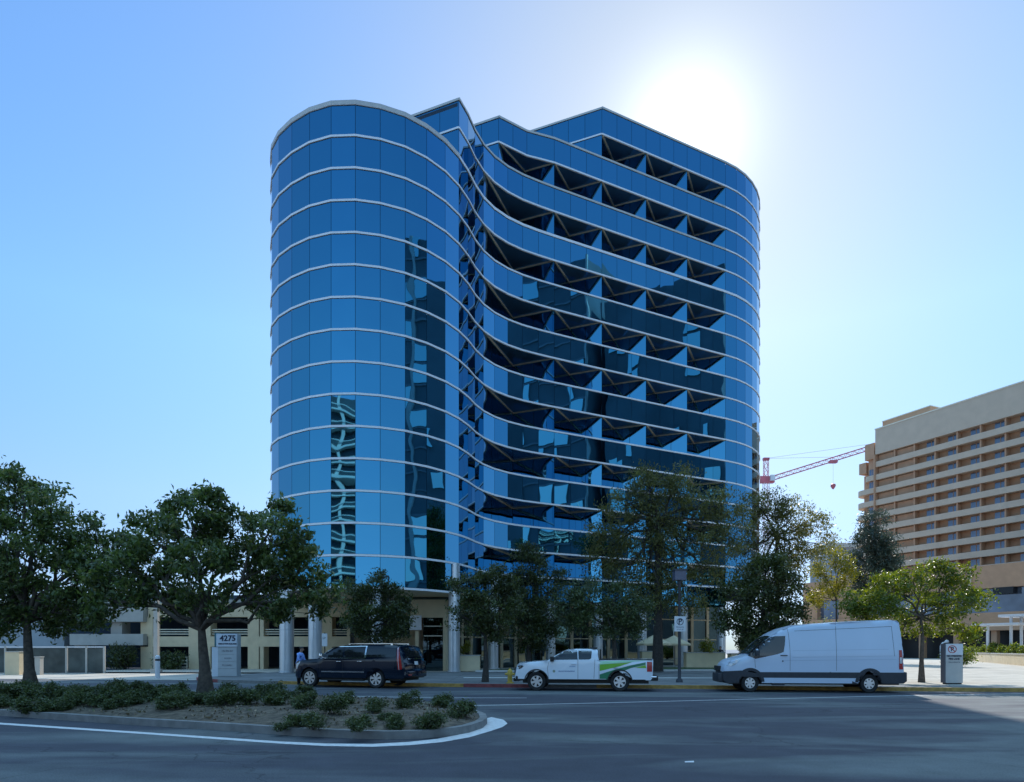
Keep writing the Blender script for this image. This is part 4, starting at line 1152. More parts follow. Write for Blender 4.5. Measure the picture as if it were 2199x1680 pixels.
for x in (1.09, 5.86): arch_trim(van, x, .36, .47, .11, 'wheel_arch_trim', m_clad, vr)
wo = [(.98, 1.42), (1.30, 1.66), (1.62, 1.93), (1.86, 2.10), (2.1, 2.16), (2.53, 2.17), (2.5, 1.85), (2.44, 1.55), (2.2, 1.47), (1.8, 1.39), (1.3, 1.29)]
van.patch('side_window', wo, m_win, vr, .006)
van.patch('quarter_window_divider', [(1.42, 1.34), (1.46, 1.34), (1.52, 1.83), (1.48, 1.82)], m_clad, vr, .010)
van.strip('windscreen', (1.04, 1.45), (1.94, 2.14), -.92, .92, m_win, vr)
seam(van, vr, [[(2.70, .84), (2.70, 1.6), (2.66, 2.2), (2.62, 2.45)], [(4.55, .84), (4.55, 2.62)], [(1.27, 1.27), (1.3, .95)], [(2.9, 2.36), (4.4, 2.42), (6.75, 2.52), (6.82, 1.4)]], .012)
# swage lines of the side, their shade painted as flat darker strips
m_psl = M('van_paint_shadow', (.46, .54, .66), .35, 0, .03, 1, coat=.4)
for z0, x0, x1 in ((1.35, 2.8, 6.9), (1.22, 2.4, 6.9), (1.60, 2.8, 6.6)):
    van.patch('painted_swage_shade', [(x0, z0 - .012), (x1, z0 + .045), (x1, z0 + .065), (x0, z0 + .012)], m_psl, vr, .003)
van.patch('headlight', [(.13, 1.02), (.20, 1.12), (.62, 1.28), (.72, 1.27), (.45, 1.05), (.3, 1.0)], m_lamp, vr, .01)
van.patch('tail_light', [(7.0, .9), (7.0, 1.62), (7.12, 1.63), (7.17, .9)], m_red, vr, .014)
van.patch('reverse_light', [(7.02, 1.12), (7.02, 1.35), (7.12, 1.35), (7.13, 1.12)], m_lamp, vr, .02)
handles(van, vr, [(2.45, 1.42)], m_clad, .28)
gbox('fuel_cap', m_clad, [(2.38, 2.43, -1.045, -1.0, 1.18, 1.23)], vr, .01)
mirror(van, vr, 1.33, 1.50, m_clad)
gbox('rear_bumper', m_clad, [(7.15, 7.36, -.93, .93, .42, .80)], vr, .05)
gbox('front_bumper', m_clad, [(-.16, .16, -.72, .72, .36, .72)], vr, .06)
gbox('grille', m_black, [(-.12, .0, -.5, .5, .8, 1.0)], vr, .02)
gbox('door_step', m_clad, [(2.0, 2.5, -.98, -.80, .27, .36)], vr, .02)
for x in (1.09, 5.86):
    for sd in (-1, 1): wheel(vr, x, sd * .87, .355, sd, 7, .56)
gbox('underbody', m_black, [(.3, 7.1, -.78, .78, .30, .5)], vr)
# ------------------------------------------------------------------ white and green pickup truck
pk_o = [(.12, .36), (.02, .46), (-.0, .60), (.05, .85), (.10, 1.0), (.22, 1.08), (.6, 1.14), (1.22, 1.19), (1.34, 1.22), (1.62, 1.40), (1.92, 1.57), (2.1, 1.635), (2.45, 1.665), (2.9, 1.66), (3.26, 1.645), (3.32, 1.60), (3.35, 1.24), (3.36, 1.225), (5.42, 1.25), (5.46, 1.22), (5.44, .62), (5.42, .52), (5.36, .44)]
pr = thing('pickup_truck', 'white extended cab pickup truck with green wedge graphics on its bed', 'pickup truck', (0, 0, 0))
pk = Car(pk_o, .94, 5.46, 1.2, .30, .37, (.88, 4.17), .46, .03, .17, .05); finish(pk, .46, .37, (.88, 4.17))
pk.shell('body', [m_wpaint, m_black], pr, lambda x, z: z < .46 and x < 5.2)
gw = [(1.40, 1.235), (1.66, 1.40), (1.94, 1.56), (2.15, 1.60), (2.50, 1.605), (2.52, 1.25)]
pk.patch('front_door_window', gw, m_win, pr); pk.patch('rear_door_window', [(2.56, 1.25), (2.54, 1.605), (3.08, 1.60), (3.05, 1.30), (2.98, 1.255)], m_win, pr)
pk.strip('windscreen', (1.36, 1.235), (1.90, 1.56), -.9, .9, m_win, pr)
pk.strip('rear_window', (3.325, 1.56), (3.348, 1.27), -.8, .8, m_win, pr, .01)
gbox('bed_liner', m_black, [(3.44, 5.36, -.80, .80, 1.18, 1.262)], pr)
gbox('bed_rail', m_black, [(3.40, 5.42, -.90, -.82, 1.235, 1.268)], pr, .01); gbox('bed_rail', m_black, [(3.40, 5.42, .82, .90, 1.235, 1.268)], pr, .01)
seam(pr and pk, pr, [[(1.36, .5), (1.32, .9), (1.38, 1.2)], [(2.53, .48), (2.53, 1.25)], [(3.16, .50), (3.2, 1.25)], [(3.36, .46), (3.36, 1.22)]], .012)
c = lambda x, y: ((x - 185) * .00295, (755 - y) * .00295)
m_lime = M('lime_vinyl', (.17, .45, .025), .35, 0, .1, 1.2, coat=.4); m_mint = M('mint_vinyl', (.38, .66, .42), .35, 0, .12, 1.2, coat=.4); m_dgreen = M('dark_green_vinyl', (.015, .19, .09), .35, 0, .14, 1.2, coat=.4)
pk.patch('mint_wedge_graphic', [(3.385, 1.19), (5.25, 1.225), (3.385, 1.06)], m_mint, pr, .008)
pk.patch('lime_wedge_graphic', [(3.385, 1.055), (4.65, 1.155), (4.2, 1.0), (3.385, .80)], m_lime, pr, .009)
dg = [(3.385, .66), (4.0, .86), (4.6, 1.02), (5.15, 1.14), (5.2, 1.10), (5.0, .98), (4.7, .86)]
a_ = [(4.17 + .47 * math.cos(R(t)), .37 + .47 * math.sin(R(t))) for t in range(62, 176, 8)]
pk.patch('dark_green_graphic', [(3.385, .665), (4.0, .87), (4.6, 1.03), (5.17, 1.15), (5.17, 1.05), (4.6, .92)] + a_[1:] + [(3.62, .49), (3.385, .49)], m_dgreen, pr, .009)
pk.patch('lime_wedge_graphic', [(4.75, .93), (5.17, 1.04), (5.19, .92)], m_lime, pr, .0095)
mb = MB(); rn = random.Random(4); x = 1.76
while x < 2.40:
    w = rn.uniform(.02, .04); pk.patch('', [(x, .77), (x + w, .77), (x + w, .80 + rn.choice((0, .012))), (x, .80)], None, None, .007, sides=(-1,), mb=mb); x += w + .012
mb.build('door_lettering', M('blue_lettering', (.06, .12, .32), .5, 0, .1, 20), pr, world=False)
pk.patch('door_emblem', [(1.58 + .055 * math.cos(R(t)), .785 + .055 * math.sin(R(t))) for t in range(0, 360, 30)], M('olive_emblem', (.30, .34, .26), .5, 0, .2, 20), pr, .007, sides=(-1,))
mb = MB(); rn = random.Random(6); x = 2.2
while x < 2.44:
    w = .03; pk.patch('', [(x, .955), (x + w, .955), (x + w, 1.0), (x, 1.0)], None, None, .007, sides=(-1,), mb=mb); x += .048
mb.build('door_number', M('pale_blue_lettering', (.25, .38, .58), .5, 0, .1, 20), pr, world=False)
pk.patch('headlight', [(.07, .86), (.13, 1.0), (.30, 1.02), (.36, .97), (.2, .86)], m_win, pr, .01)
pk.patch('fog_light', [(.03 + .05 * math.cos(R(t)) + .04, .52 + .07 * math.sin(R(t))) for t in range(0, 360, 40)], m_black, pr, .012)
pk.patch('tail_light', [(5.22, .78), (5.22, 1.17), (5.42, 1.16), (5.42, .78)], m_red, pr, .012)
for x in (.88, 4.17): arch_trim(pk, x, .37, .455, .045, 'wheel_arch_trim', m_black, pr)
gbox('rear_bumper', m_black, [(5.3, 5.66, -.86, .86, .42, .62)], pr, .04); gbox('bumper_step', m_chrome, [(5.28, 5.6, -.9, .9, .53, .61)], pr, .03)
gbox('front_bumper', m_black, [(-.1, .12, -.62, .62, .36, .50)], pr, .04)
gbox('grille', m_black, [(-.07, .02, -.5, .5, .66, .92)], pr, .02)
gbox('light_bar', m_black, [(2.98, 3.28, -.45, .45, 1.68, 1.74)], pr, .02)
gbox('cab_rack', m_black, [(3.38, 3.44, -.86, .86, 1.24, 1.66)], pr, .02)
handles(pk, pr, [(2.36, 1.08)], m_wpaint); mirror(pk, pr, 1.50, 1.25, m_black)
for x in (.88, 4.17):
    for sd in (-1, 1): wheel(pr, x, sd * .82, .375, sd, 6, .60)
gbox('underbody', m_black, [(.3, 5.3, -.7, .7, .3, .52)], pr)
# ------------------------------------------------------------------ black sport utility car
su_o = [(.14, .36), (.03, .48), (.0, .75), (.03, .98), (.12, 1.10), (.4, 1.17), (.9, 1.22), (1.32, 1.24), (1.45, 1.28), (1.8, 1.53), (2.1, 1.70), (2.35, 1.79), (2.8, 1.845), (3.6, 1.865), (4.6, 1.85), (5.2, 1.81), (5.36, 1.77), (5.48, 1.5), (5.56, 1.24), (5.62, 1.0), (5.62, .78), (5.68, .74), (5.66, .52), (5.56, .42)]
sr = thing('sport_utility_car', 'black long sport utility car with chrome window trim parked at the kerb', 'suv', (0, 0, 0))
su = Car(su_o, 1.01, 5.68, 1.24, .32, .40, (.9, 4.27), .48, .04, .2, .10); finish(su, .48, .40, (.9, 4.27))
su.shell('body', [m_bpaint, m_black], sr, lambda x, z: z < .42)
su.patch('front_door_window', [(1.52, 1.29), (1.84, 1.53), (2.14, 1.68), (2.42, 1.745), (2.62, 1.755), (2.62, 1.30)], m_win, sr)
su.patch('rear_door_window', [(2.68, 1.30), (2.68, 1.76), (3.70, 1.765), (3.70, 1.30)], m_win, sr)
su.patch('cargo_window', [(3.82, 1.31), (3.82, 1.76), (4.9, 1.735), (5.2, 1.69), (5.28, 1.4), (5.2, 1.33)], m_win, sr)
for o in ([(1.46, 1.262), (3.78, 1.268), (3.78, 1.292), (1.5, 1.285)], [(3.725, 1.29), (3.795, 1.29), (3.795, 1.79), (3.725, 1.79)], [(2.4, 1.765), (3.78, 1.782), (3.78, 1.80), (2.36, 1.782)], [(1.55, 1.335), (1.86, 1.565), (2.14, 1.71), (2.38, 1.77), (2.36, 1.785), (2.1, 1.725), (1.82, 1.58), (1.52, 1.355)]):
    su.patch('window_trim', o, m_chrome, sr, .012)
su.patch('door_moulding', [(1.55, .66), (3.72, .66), (3.72, .715), (1.55, .715)], m_chrome, sr, .016)
su.strip('windscreen', (1.48, 1.30), (2.08, 1.685), -.9, .9, m_win, sr)
su.strip('rear_window', (5.39, 1.70), (5.555, 1.28), -.80, .80, m_win, sr, .012)
su.strip('tailgate_chrome', (5.567, 1.235), (5.578, 1.195), -.62, .62, m_chrome, sr, .02)
su.strip('licence_plate', (5.600, 1.10), (5.625, .95), -.17, .17, m_white, sr, .024, 2)
su.patch('tail_light', [(5.36, .80), (5.30, 1.35), (5.26, 1.72), (5.33, 1.74), (5.42, 1.45), (5.50, 1.2), (5.54, .82)], m_red, sr, .012)
su.patch('tail_light_chrome', [(5.28, 1.74), (5.34, 1.4), (5.40, .80), (5.425, .80), (5.365, 1.4), (5.31, 1.74)], m_lamp, sr, .02)
su.patch('headlight', [(.10, .78), (.14, 1.06), (.32, 1.12), (.42, 1.1), (.3, .95), (.2, .78)], m_lamp, sr, .01)
seam(su, sr, [[(1.5, .46), (1.46, .9), (1.5, 1.25)], [(2.65, .44), (2.65, 1.29)], [(3.76, 1.25), (3.74, .9), (3.62, .62)]], .012)
handles(su, sr, [(2.45, 1.13), (3.5, 1.14)], m_chrome, .22); mirror(su, sr, 1.62, 1.36, m_chrome)
for sd in (-1, 1): gbox('roof_rail', m_chrome, [(2.75, 4.95, sd * .70 - .02, sd * .70 + .02, 1.885, 1.91), (2.75, 2.85, sd * .70 - .02, sd * .70 + .02, 1.83, 1.90), (4.85, 4.95, sd * .70 - .02, sd * .70 + .02, 1.80, 1.90)], sr)
gbox('running_board', m_black, [(1.5, 3.68, -1.04, -.86, .30, .36)], sr, .02); gbox('running_board', m_black, [(1.5, 3.68, .86, 1.04, .30, .36)], sr, .02)
gbox('rear_bumper', m_bpaint, [(5.5, 5.74, -.88, .88, .46, .74)], sr, .06); gbox('reflector', m_red, [(5.735, 5.75, -.78, -.5, .55, .60)], sr)
gbox('front_grille', m_chrome, [(-.12, .02, -.52, .52, .62, 1.02)], sr, .03)
for x in (.9, 4.27):
    for sd in (-1, 1): wheel(sr, x, sd * .88, .405, sd, 7, .66, True)
gbox('underbody', m_black, [(.3, 5.4, -.75, .75, .32, .55)], sr)
def park(root, car_wx, near, rot):
    """put the near front wheel's contact point at 'near' and turn the car by rot"""
    root.rotation_euler = (0, 0, R(rot))
    v = Matrix.Rotation(R(rot), 3, 'Z') @ Vector(car_wx)
    root.location = (near[0] - v.x, near[1] - v.y, 0.0)
vr.scale = (.915, 1, 1)
park(vr, (1.09 * .915, -.95, 0), (9.2, 26.4), -7)
park(pr, (.88, -.92, 0), (.98, 27.3), -8)
park(sr, (.9, -.99, 0), (-8.95, 30.15), -20.5)
# ================================================================== trees and shrubs
def leaf_mesh(name, centers, size, rng, droop=.35, aspect=.42, normals=None):
    """one small folded leaf per centre"""
    n = len(centers)
    C_ = np.asarray(centers, dtype=np.float64)
    d = rng.normal(size=(n, 3)); d[:, 2] -= droop; d /= np.linalg.norm(d, axis=1)[:, None]
    r = rng.normal(size=(n, 3)); s = np.cross(d, r); s /= np.linalg.norm(s, axis=1)[:, None]
    u = np.cross(s, d)
    L = size * rng.uniform(.65, 1.35, size=(n, 1)); W = L * aspect
    base = C_ - d * L * .5; tip = C_ + d * L * .5
    fold = u * W * .25
    a = C_ - s * W * .5 + fold; b = C_ + s * W * .5 + fold
    V = np.stack([base, a, tip, b], axis=1).reshape(-1, 3)
    me = bpy.data.meshes.new(name)
    me.vertices.add(4 * n); me.vertices.foreach_set('co', V.ravel())
    me.loops.add(6 * n); me.polygons.add(2 * n)
    i = np.arange(n)[:, None] * 4
    idx = np.concatenate([i + [0, 1, 2], i + [0, 2, 3]], axis=1).ravel()
    me.loops.foreach_set('vertex_index', idx.astype(np.int32))
    me.polygons.foreach_set('loop_start', (np.arange(2 * n) * 3).astype(np.int32))
    me.polygons.foreach_set('loop_total', np.full(2 * n, 3, dtype=np.int32))
    me.update(calc_edges=True); me.validate()
    return me
def clumps(lobes, rng, per=26, shell=.55):
    """small leaf clumps spread through each lobe, denser towards its surface"""
    out = []
    for c, r in lobes:
        k = max(4, int(per * (r[0] / 1.2) ** 1.6)) if True else per
        d = rng.normal(size=(k, 3)); d /= np.linalg.norm(d, axis=1)[:, None]
        q = rng.uniform(shell ** 3, 1.0, size=(k, 1)) ** (1 / 3)
        for p in d * q: out.append((c[0] + p[0] * r[0], c[1] + p[1] * r[1], c[2] + p[2] * r[2]))
    return out
def limb(mb, a, b, r0, r1, rng, n=4, wob=.12, sag=0.0, seg=6):
    a, b = Vector(a), Vector(b); L = (b - a).length
    pts, rad = [], []
    for i in range(n + 1):
        t = i / n
        p = a.lerp(b, t)
        if 0 < i < n: p += Vector(rng.normal(size=3)) * L * wob * .35
        p.z += sag * L * math.sin(math.pi * t)
        pts.append(p); rad.append(r0 + (r1 - r0) * t)
    mb.tube(pts, rad, seg); return pts
def tree(name, label, base, trunk, lobes, leaf, nleaf, mat, seed, cat='tree', group=None, per=26, spread=.20, bark=None, r0=.2, shell=.5, droop=.35, aspect=.42, split=None, twigs=True, flat=1.0):
    """trunk: list of points from the ground up; lobes: (centre, (rx, ry, rz))"""
    rng = np.random.default_rng(seed)
    t = thing(name, label, cat, base, 0, group)
    mb = MB()
    tp = [Vector(p) for p in trunk]; n = len(tp)
    rad = [r0 * (1.45 if i == 0 else 1.0 - .45 * i / max(1, n - 1)) for i in range(n)]
    mb.tube(tp, rad, 10)
    top = tp[-1]
    cl = []
    for c, r in lobes:
        c = Vector(c)
        st = split or top
        pts = limb(mb, st if (c - st).length > .3 else top, c, r0 * .42, r0 * .14, rng, 5, .16, .06, 7)
        sub = clumps([(c, r)], rng, per, shell)
        cl += sub
        if twigs:
            for p in sub[::2]: limb(mb, pts[rng.integers(2, len(pts))], p, r0 * .11, r0 * .03, rng, 3, .2, .0, 4)
    mb.build('trunk', bark or m_bark, t, 60)
    k = max(1, nleaf // len(cl)); cs = []
    for p in cl:
        m = int(k * rng.uniform(.4, 1.6)) + 1
        cs.append(np.asarray(p) + rng.normal(size=(m, 3)) * spread * np.array([1, 1, .75 * flat]))
    cs = np.concatenate(cs)
    cs -= np.asarray(t.location)
    me = leaf_mesh('crown', cs, leaf, rng, droop, aspect); me.materials.append(mat)
    o = bpy.data.objects.new('crown', me); COL.objects.link(o); o.parent = t
    return t
def L_(u, v, ru, Y, rv=None, dy=0.0, ry=None):
    c = P(u, v, Y + dy); k = Y / F
    rx = ru * k; rz = (rv or ru) * k
    return (c, (rx, ry or (rx + rz) / 2, rz))
g_dark = M_leaf('island_tree_leaf', (.044, .074, .024), (.128, .172, .046), .38, (.28, .25, .10))
g_deep = M_leaf('deep_green_leaf', (.034, .048, .014), (.088, .106, .026), .32)
g_euc = M_leaf('gum_leaf', (.078, .090, .028), (.180, .180, .052), .44, (.18, .16, .06))
g_yel = M_leaf('sunny_leaf', (.066, .105, .016), (.150, .185, .028), .48, (.22, .19, .03))
g_gold = M_leaf('golden_leaf', (.10, .12, .015), (.24, .22, .025), .5)
g_pine = M_leaf('pine_needle', (.030, .050, .034), (.075, .098, .064), .25)
g_shrub = M_leaf('shrub_leaf', (.036, .058, .020), (.105, .135, .042), .28, (.20, .20, .09))
g_pale = M_leaf('pale_leaf', (.09, .11, .05), (.20, .21, .12), .4)
# two broad trees on the island
Y2 = 19.8; b2 = Vector(((441 - CU) / F * Y2, Y2, soil_z(-8.9, 19.8)))
tree('island_tree', 'broad round island tree with forked trunk standing before the 4275 sign', b2, [b2, P(440, 1440, Y2), P(436, 1395, Y2), P(433, 1352, Y2)],
     [L_(255, 1230, 62, Y2, 85), L_(330, 1165, 68, Y2, 75, .5), L_(415, 1125, 62, Y2, 62, -.4), L_(500, 1150, 68, Y2, 68, .3), L_(585, 1165, 68, Y2, 72, -.5), L_(645, 1220, 62, Y2, 78, .4),
      L_(690, 1285, 40, Y2, 55), L_(560, 1260, 66, Y2, 66, .8), L_(440, 1235, 75, Y2, 72, -.9), L_(330, 1275, 58, Y2, 58, .3), L_(600, 1315, 40, Y2, 40, -.3), L_(400, 1300, 48, Y2, 36, .6), L_(230, 1290, 45, Y2, 52, -.3), L_(605, 1105, 30, Y2, 30), L_(375, 1080, 28, Y2, 26), L_(455, 1075, 34, Y2, 24)],
     .17, 22000, g_dark, 11, 'tree', None, 30, .15, m_bark, .185, .35, .45)
Y1 = 23.3; b1 = Vector(((66 - CU) / F * Y1, Y1, soil_z(-16.4, 23.3)))
tree('island_tree', 'tall dense island tree at the left edge of the photo', b1, [b1, P(63, 1440, Y1), P(60, 1390, Y1), P(58, 1335, Y1)],
     [L_(-40, 1120, 80, Y1, 90), L_(45, 1080, 62, Y1, 70, .5), L_(110, 1090, 45, Y1, 62, -.3), L_(150, 1150, 60, Y1, 62, .4), L_(40, 1180, 75, Y1, 75, -.8), L_(210, 1185, 60, Y1, 62), L_(240, 1245, 55, Y1, 60, .6),
      L_(150, 1240, 65, Y1, 60, -.6), L_(60, 1270, 65, Y1, 55, .8), L_(-30, 1260, 70, Y1, 70), L_(170, 1310, 55, Y1, 42, .2), L_(10, 1330, 50, Y1, 36, -.4), L_(110, 1330, 50, Y1, 36, .5), L_(-50, 1340, 50, Y1, 38), L_(270, 1190, 34, Y1, 40), L_(40, 1035, 26, Y1, 22)],
     .18, 23000, g_dark, 12, 'tree', None, 30, .18, m_bark, .20, .35, .45)
def btree(name, label, u, vb, Y, lobes, leaf, n, mat, seed, vt, z=.13, **k):
    b = Vector(((u - CU) / F * Y, Y, z))
    tp = P(u, vt, Y)
    return tree(name, label, b, [b, b.lerp(tp, .5) + Vector((.05, 0, 0)), tp], [L_(*l[:3], Y, *l[3:]) for l in lobes], leaf, n, mat, seed, **k)
# street and forecourt trees
btree('street_tree', 'small dark multi stemmed tree behind the black car', 792, 1440, 37, [(765, 1275, 38, 34), (805, 1262, 36, 34, .4), (840, 1290, 38, 36), (785, 1320, 42, 34, -.4), (845, 1340, 34, 32), (760, 1345, 28, 26), (870, 1320, 20, 26), (800, 1365, 30, 18)], .17, 9500, g_deep, 21, 1350, per=26, spread=.2, bark=m_barkd, r0=.16)
btree('street_tree', 'slim young tree beside the yellow fire hydrant', 1042, 1465, 31.8, [(1010, 1262, 42, 36), (1060, 1245, 40, 34, .3), (1045, 1300, 48, 36, -.3), (1095, 1290, 38, 40), (985, 1320, 26, 34), (1075, 1345, 34, 28), (1020, 1350, 26, 22)], .16, 9000, g_deep, 22, 1365, per=24, spread=.18, bark=m_barkd, r0=.13)
btree('forecourt_tree', 'dark bushy tree rising behind the slim young tree', 1135, 1440, 47, [(1095, 1265, 40, 40), (1140, 1215, 36, 34), (1175, 1250, 42, 40), (1120, 1310, 50, 40), (1175, 1320, 44, 44), (1145, 1365, 46, 30), (1130, 1190, 22, 18)], .2, 13000, g_deep, 23, 1370, per=24, spread=.28, bark=m_barkd, r0=.2)
btree('forecourt_tree', 'leafy tree with pale flecked crown directly behind the pickup', 1318, 1440, 39, [(1225, 1300, 36, 42), (1265, 1275, 42, 36), (1320, 1285, 46, 40), (1365, 1310, 40, 40), (1290, 1335, 50, 34), (1240, 1345, 30, 26), (1345, 1350, 44, 26)], .17, 13000, g_shrub, 24, 1360, per=26, spread=.2, bark=m_barkd, r0=.17)
btree('gum_tree', 'tall feathery gum tree covering the lower right of the glass tower', 1412, 1440, 45, [(1390, 1050, 62, 42), (1455, 1045, 60, 38), (1340, 1085, 50, 36), (1510, 1080, 62, 40), (1420, 1110, 70, 36), (1565, 1110, 48, 34), (1310, 1150, 58, 30), (1380, 1175, 66, 32), (1470, 1160, 66, 34), (1545, 1165, 52, 36),
      (1290, 1200, 40, 26), (1350, 1235, 60, 32), (1430, 1230, 62, 34), (1510, 1225, 48, 32), (1390, 1285, 62, 30), (1470, 1290, 50, 34), (1375, 1018, 32, 16)], .21, 27000, g_euc, 25, 1120, z=.19, per=17, spread=.30, bark=m_barkd, r0=.27, droop=.9, aspect=.34, shell=.3)
btree('gum_tree', 'airy gum tree with thin crown just right of the glass tower', 1668, 1440, 51, [(1620, 1085, 44, 32), (1665, 1085, 42, 30), (1705, 1105, 42, 34), (1750, 1130, 36, 28), (1690, 1160, 46, 32), (1640, 1150, 48, 36), (1765, 1175, 30, 30), (1720, 1205, 42, 30), (1660, 1215, 46, 34), (1600, 1190, 40, 40), (1690, 1260, 40, 24), (1610, 1260, 46, 44)], .22, 15000, g_euc, 26, 1150, z=.14, per=15, spread=.30, bark=m_barkd, r0=.2, droop=.9, aspect=.34, shell=.3)
btree('forecourt_tree', 'dark round tree behind the van bonnet', 1640, 1440, 36.5, [(1590, 1270, 44, 44), (1640, 1240, 48, 42), (1690, 1275, 42, 44), (1620, 1320, 52, 44), (1680, 1335, 46, 44), (1575, 1340, 36, 40), (1640, 1375, 60, 26), (1660, 1205, 22, 20)], .19, 17000, g_deep, 27, 1370, z=.138, per=30, spread=.22, bark=m_barkd, r0=.2)
btree('pine_tree', 'dark pine with pale fringed crown in front of the hotel', 1878, 1400, 78, [(1880, 1120, 22, 24), (1868, 1155, 34, 26), (1895, 1165, 30, 26), (1860, 1195, 40, 26), (1905, 1200, 34, 24), (1875, 1235, 48, 24), (1920, 1215, 20, 20), (1850, 1260, 26, 20), (1890, 1270, 36, 18)], .40, 12000, g_pine, 28, 1150, z=.14, per=14, spread=.42, bark=m_barkd, r0=.22, droop=-.6, aspect=.26)
btree('golden_tree', 'small golden green tree left of the pine', 1796, 1400, 74, [(1800, 1195, 26, 22), (1775, 1225, 26, 24), (1810, 1235, 24, 26), (1785, 1265, 30, 22), (1760, 1285, 20, 18)], .26, 5000, g_gold, 29, 1290, z=.14, per=12, spread=.42, bark=m_barkd, r0=.16)
Y12 = 31.4; b12 = Vector(((1979 - CU) / F * Y12, Y12, .138))
tree('street_tree', 'slim sunlit street tree between the van and the no parking pillar', b12, [b12, P(1979, 1420, Y12), P(1981, 1370, Y12), P(1977, 1325, Y12)],
     [L_(1850, 1290, 46, Y12, 34), L_(1900, 1255, 48, Y12, 34, .4), L_(1960, 1250, 44, Y12, 34, -.5), L_(2015, 1230, 44, Y12, 28, .3), L_(2055, 1245, 38, Y12, 30), L_(2085, 1285, 36, Y12, 32, .2), L_(2040, 1300, 46, Y12, 28, -.6), L_(1905, 1310, 52, Y12, 26, -.4), L_(1980, 1295, 32, Y12, 24, .7),
      L_(1840, 1330, 34, Y12, 26), L_(1935, 1345, 34, Y12, 24, .5), L_(2020, 1345, 40, Y12, 24), L_(2075, 1360, 32, Y12, 18, .2), L_(1900, 1370, 28, Y12, 22, .6)],
     .16, 13000, g_yel, 31, 'tree', None, 26, .18, m_bark, .11, .35, .4)
# more street trees along the kerb beyond the right edge
for i, (x, y, s_) in enumerate(((25.5, 33.0, 41),)):
    pass
def bush(name, label, base, r, leaf, n, mat, seed, cat='shrub', group=None, per=18, lob=5, hgt=1.0):
    rng = np.random.default_rng(seed); b = Vector(base)
    lobes = []
    for i in range(lob):
        a = rng.uniform(0, 2 * math.pi); q = rng.uniform(.1, .6) * r
        rr = r * rng.uniform(.42, .62)
        lobes.append((b + Vector((q * math.cos(a), q * math.sin(a), rr * hgt * .75 + rng.uniform(0, .45) * r * hgt)), (rr, rr, rr * .85 * hgt)))
    t = thing(name, label, cat, b, 0, group)
    mb = MB(); cl = clumps(lobes, rng, per, .4)
    for p in cl[::3]: limb(mb, b, p, r * .03, r * .01, rng, 3, .15, 0, 4)
    mb.build('stems', m_barkd, t)
    k = max(1, n // len(cl))
    cs = np.concatenate([np.asarray(p) + rng.normal(size=(int(k * rng.uniform(.5, 1.5)) + 1, 3)) * r * .14 for p in cl])
    cs = cs[cs[:, 2] > b.z - .05]; cs -= np.asarray(b)
    me = leaf_mesh('foliage', cs, leaf, rng, -.25, .4); me.materials.append(mat)
    o = bpy.data.objects.new('foliage', me); COL.objects.link(o); o.parent = t
    return t
# shrubs on the island: six grown forms, copied with their own turn and size
forms = []
for i in range(6):
    f = bush('island_shrub', 'dark', (0, 0, 0), .62, .10, 2300 + 150 * i, g_shrub, 60 + i, group='shrubs on the planted island')
    forms.append(f)
used = set()
rs = random.Random(3)
def shrub(u, v, px, label):
    z = .2
    for _ in range(3):
        g = G(u, v, z); z = soil_z(g.x, g.y)
    g.z = z - .03
    Y = g.y; sc = px * 1.1 * Y / F / .95
    i = rs.randrange(6)
    if i not in used:
        used.add(i); o = forms[i]; o.location = g; o.rotation_euler = (0, 0, rs.uniform(0, 6.28)); o.scale = (sc, sc, sc * rs.uniform(.68, .88)); o['label'] = label
    else:
        o = dup(forms[i], g, rs.uniform(0, 6.28), label, (sc, sc, sc * rs.uniform(.68, .88)))
    return o
for x, y, h, lab in ((180, 1210, 52, 'low shrub at the front of the island, left of the gap in the soil'), (380, 1240, 48, 'small dark shrub at the front edge of the island, nearest the white line bend'), (530, 1150, 56, 'upright green shrub below the black car front wheel'), (745, 1262, 54, 'dark shrub at the island front below the black car rear wheel'),
                     (1065, 1250, 44, 'spreading shrub at the front centre of the island nose'), (1310, 1225, 58, 'large dark shrub near the island nose'), (1530, 1150, 50, 'last shrub at the very nose of the island'), (880, 1120, 50, 'green shrub in the middle of the island nose'), (1130, 1085, 48, 'shrub behind the large dark one near the nose'),
                     (640, 1050, 44, 'green shrub at the back of the island below the black car'), (280, 1090, 50, 'leafy shrub right of the forked island tree'), (1400, 1080, 42, 'shrub at the back of the island nose'), (60, 1060, 52, 'shrub at the foot of the forked island tree'), (950, 1210, 30, 'smallest grey green shrub on bare soil near the nose'), (300, 985, 38, 'yellow green shrub sprouting behind the island middle')):
    shrub((1000 + x * .4666) / 1.7463, (2150 + y * .4666) / 1.7463, h, lab)
rows = [(1496, 46), (1508, 50), (1520, 46)]
for r_, (v, h) in enumerate(rows):
    u = -60 + r_ * 17
    lim = (600, 540, 390)[r_]
    while u < lim:
        if not (r_ == 2 and 300 < u < 360) and not (r_ == 0 and 400 < u < 470):
            shrub(u + rs.uniform(-8, 8), v + rs.uniform(-4, 4) + max(0, u - 250) * .02, h * rs.uniform(.8, 1.15), 'dark green shrub in the dense bed under the two island trees')
        u += rs.uniform(28, 42)
for i, f in enumerate(forms):
    assert i in used
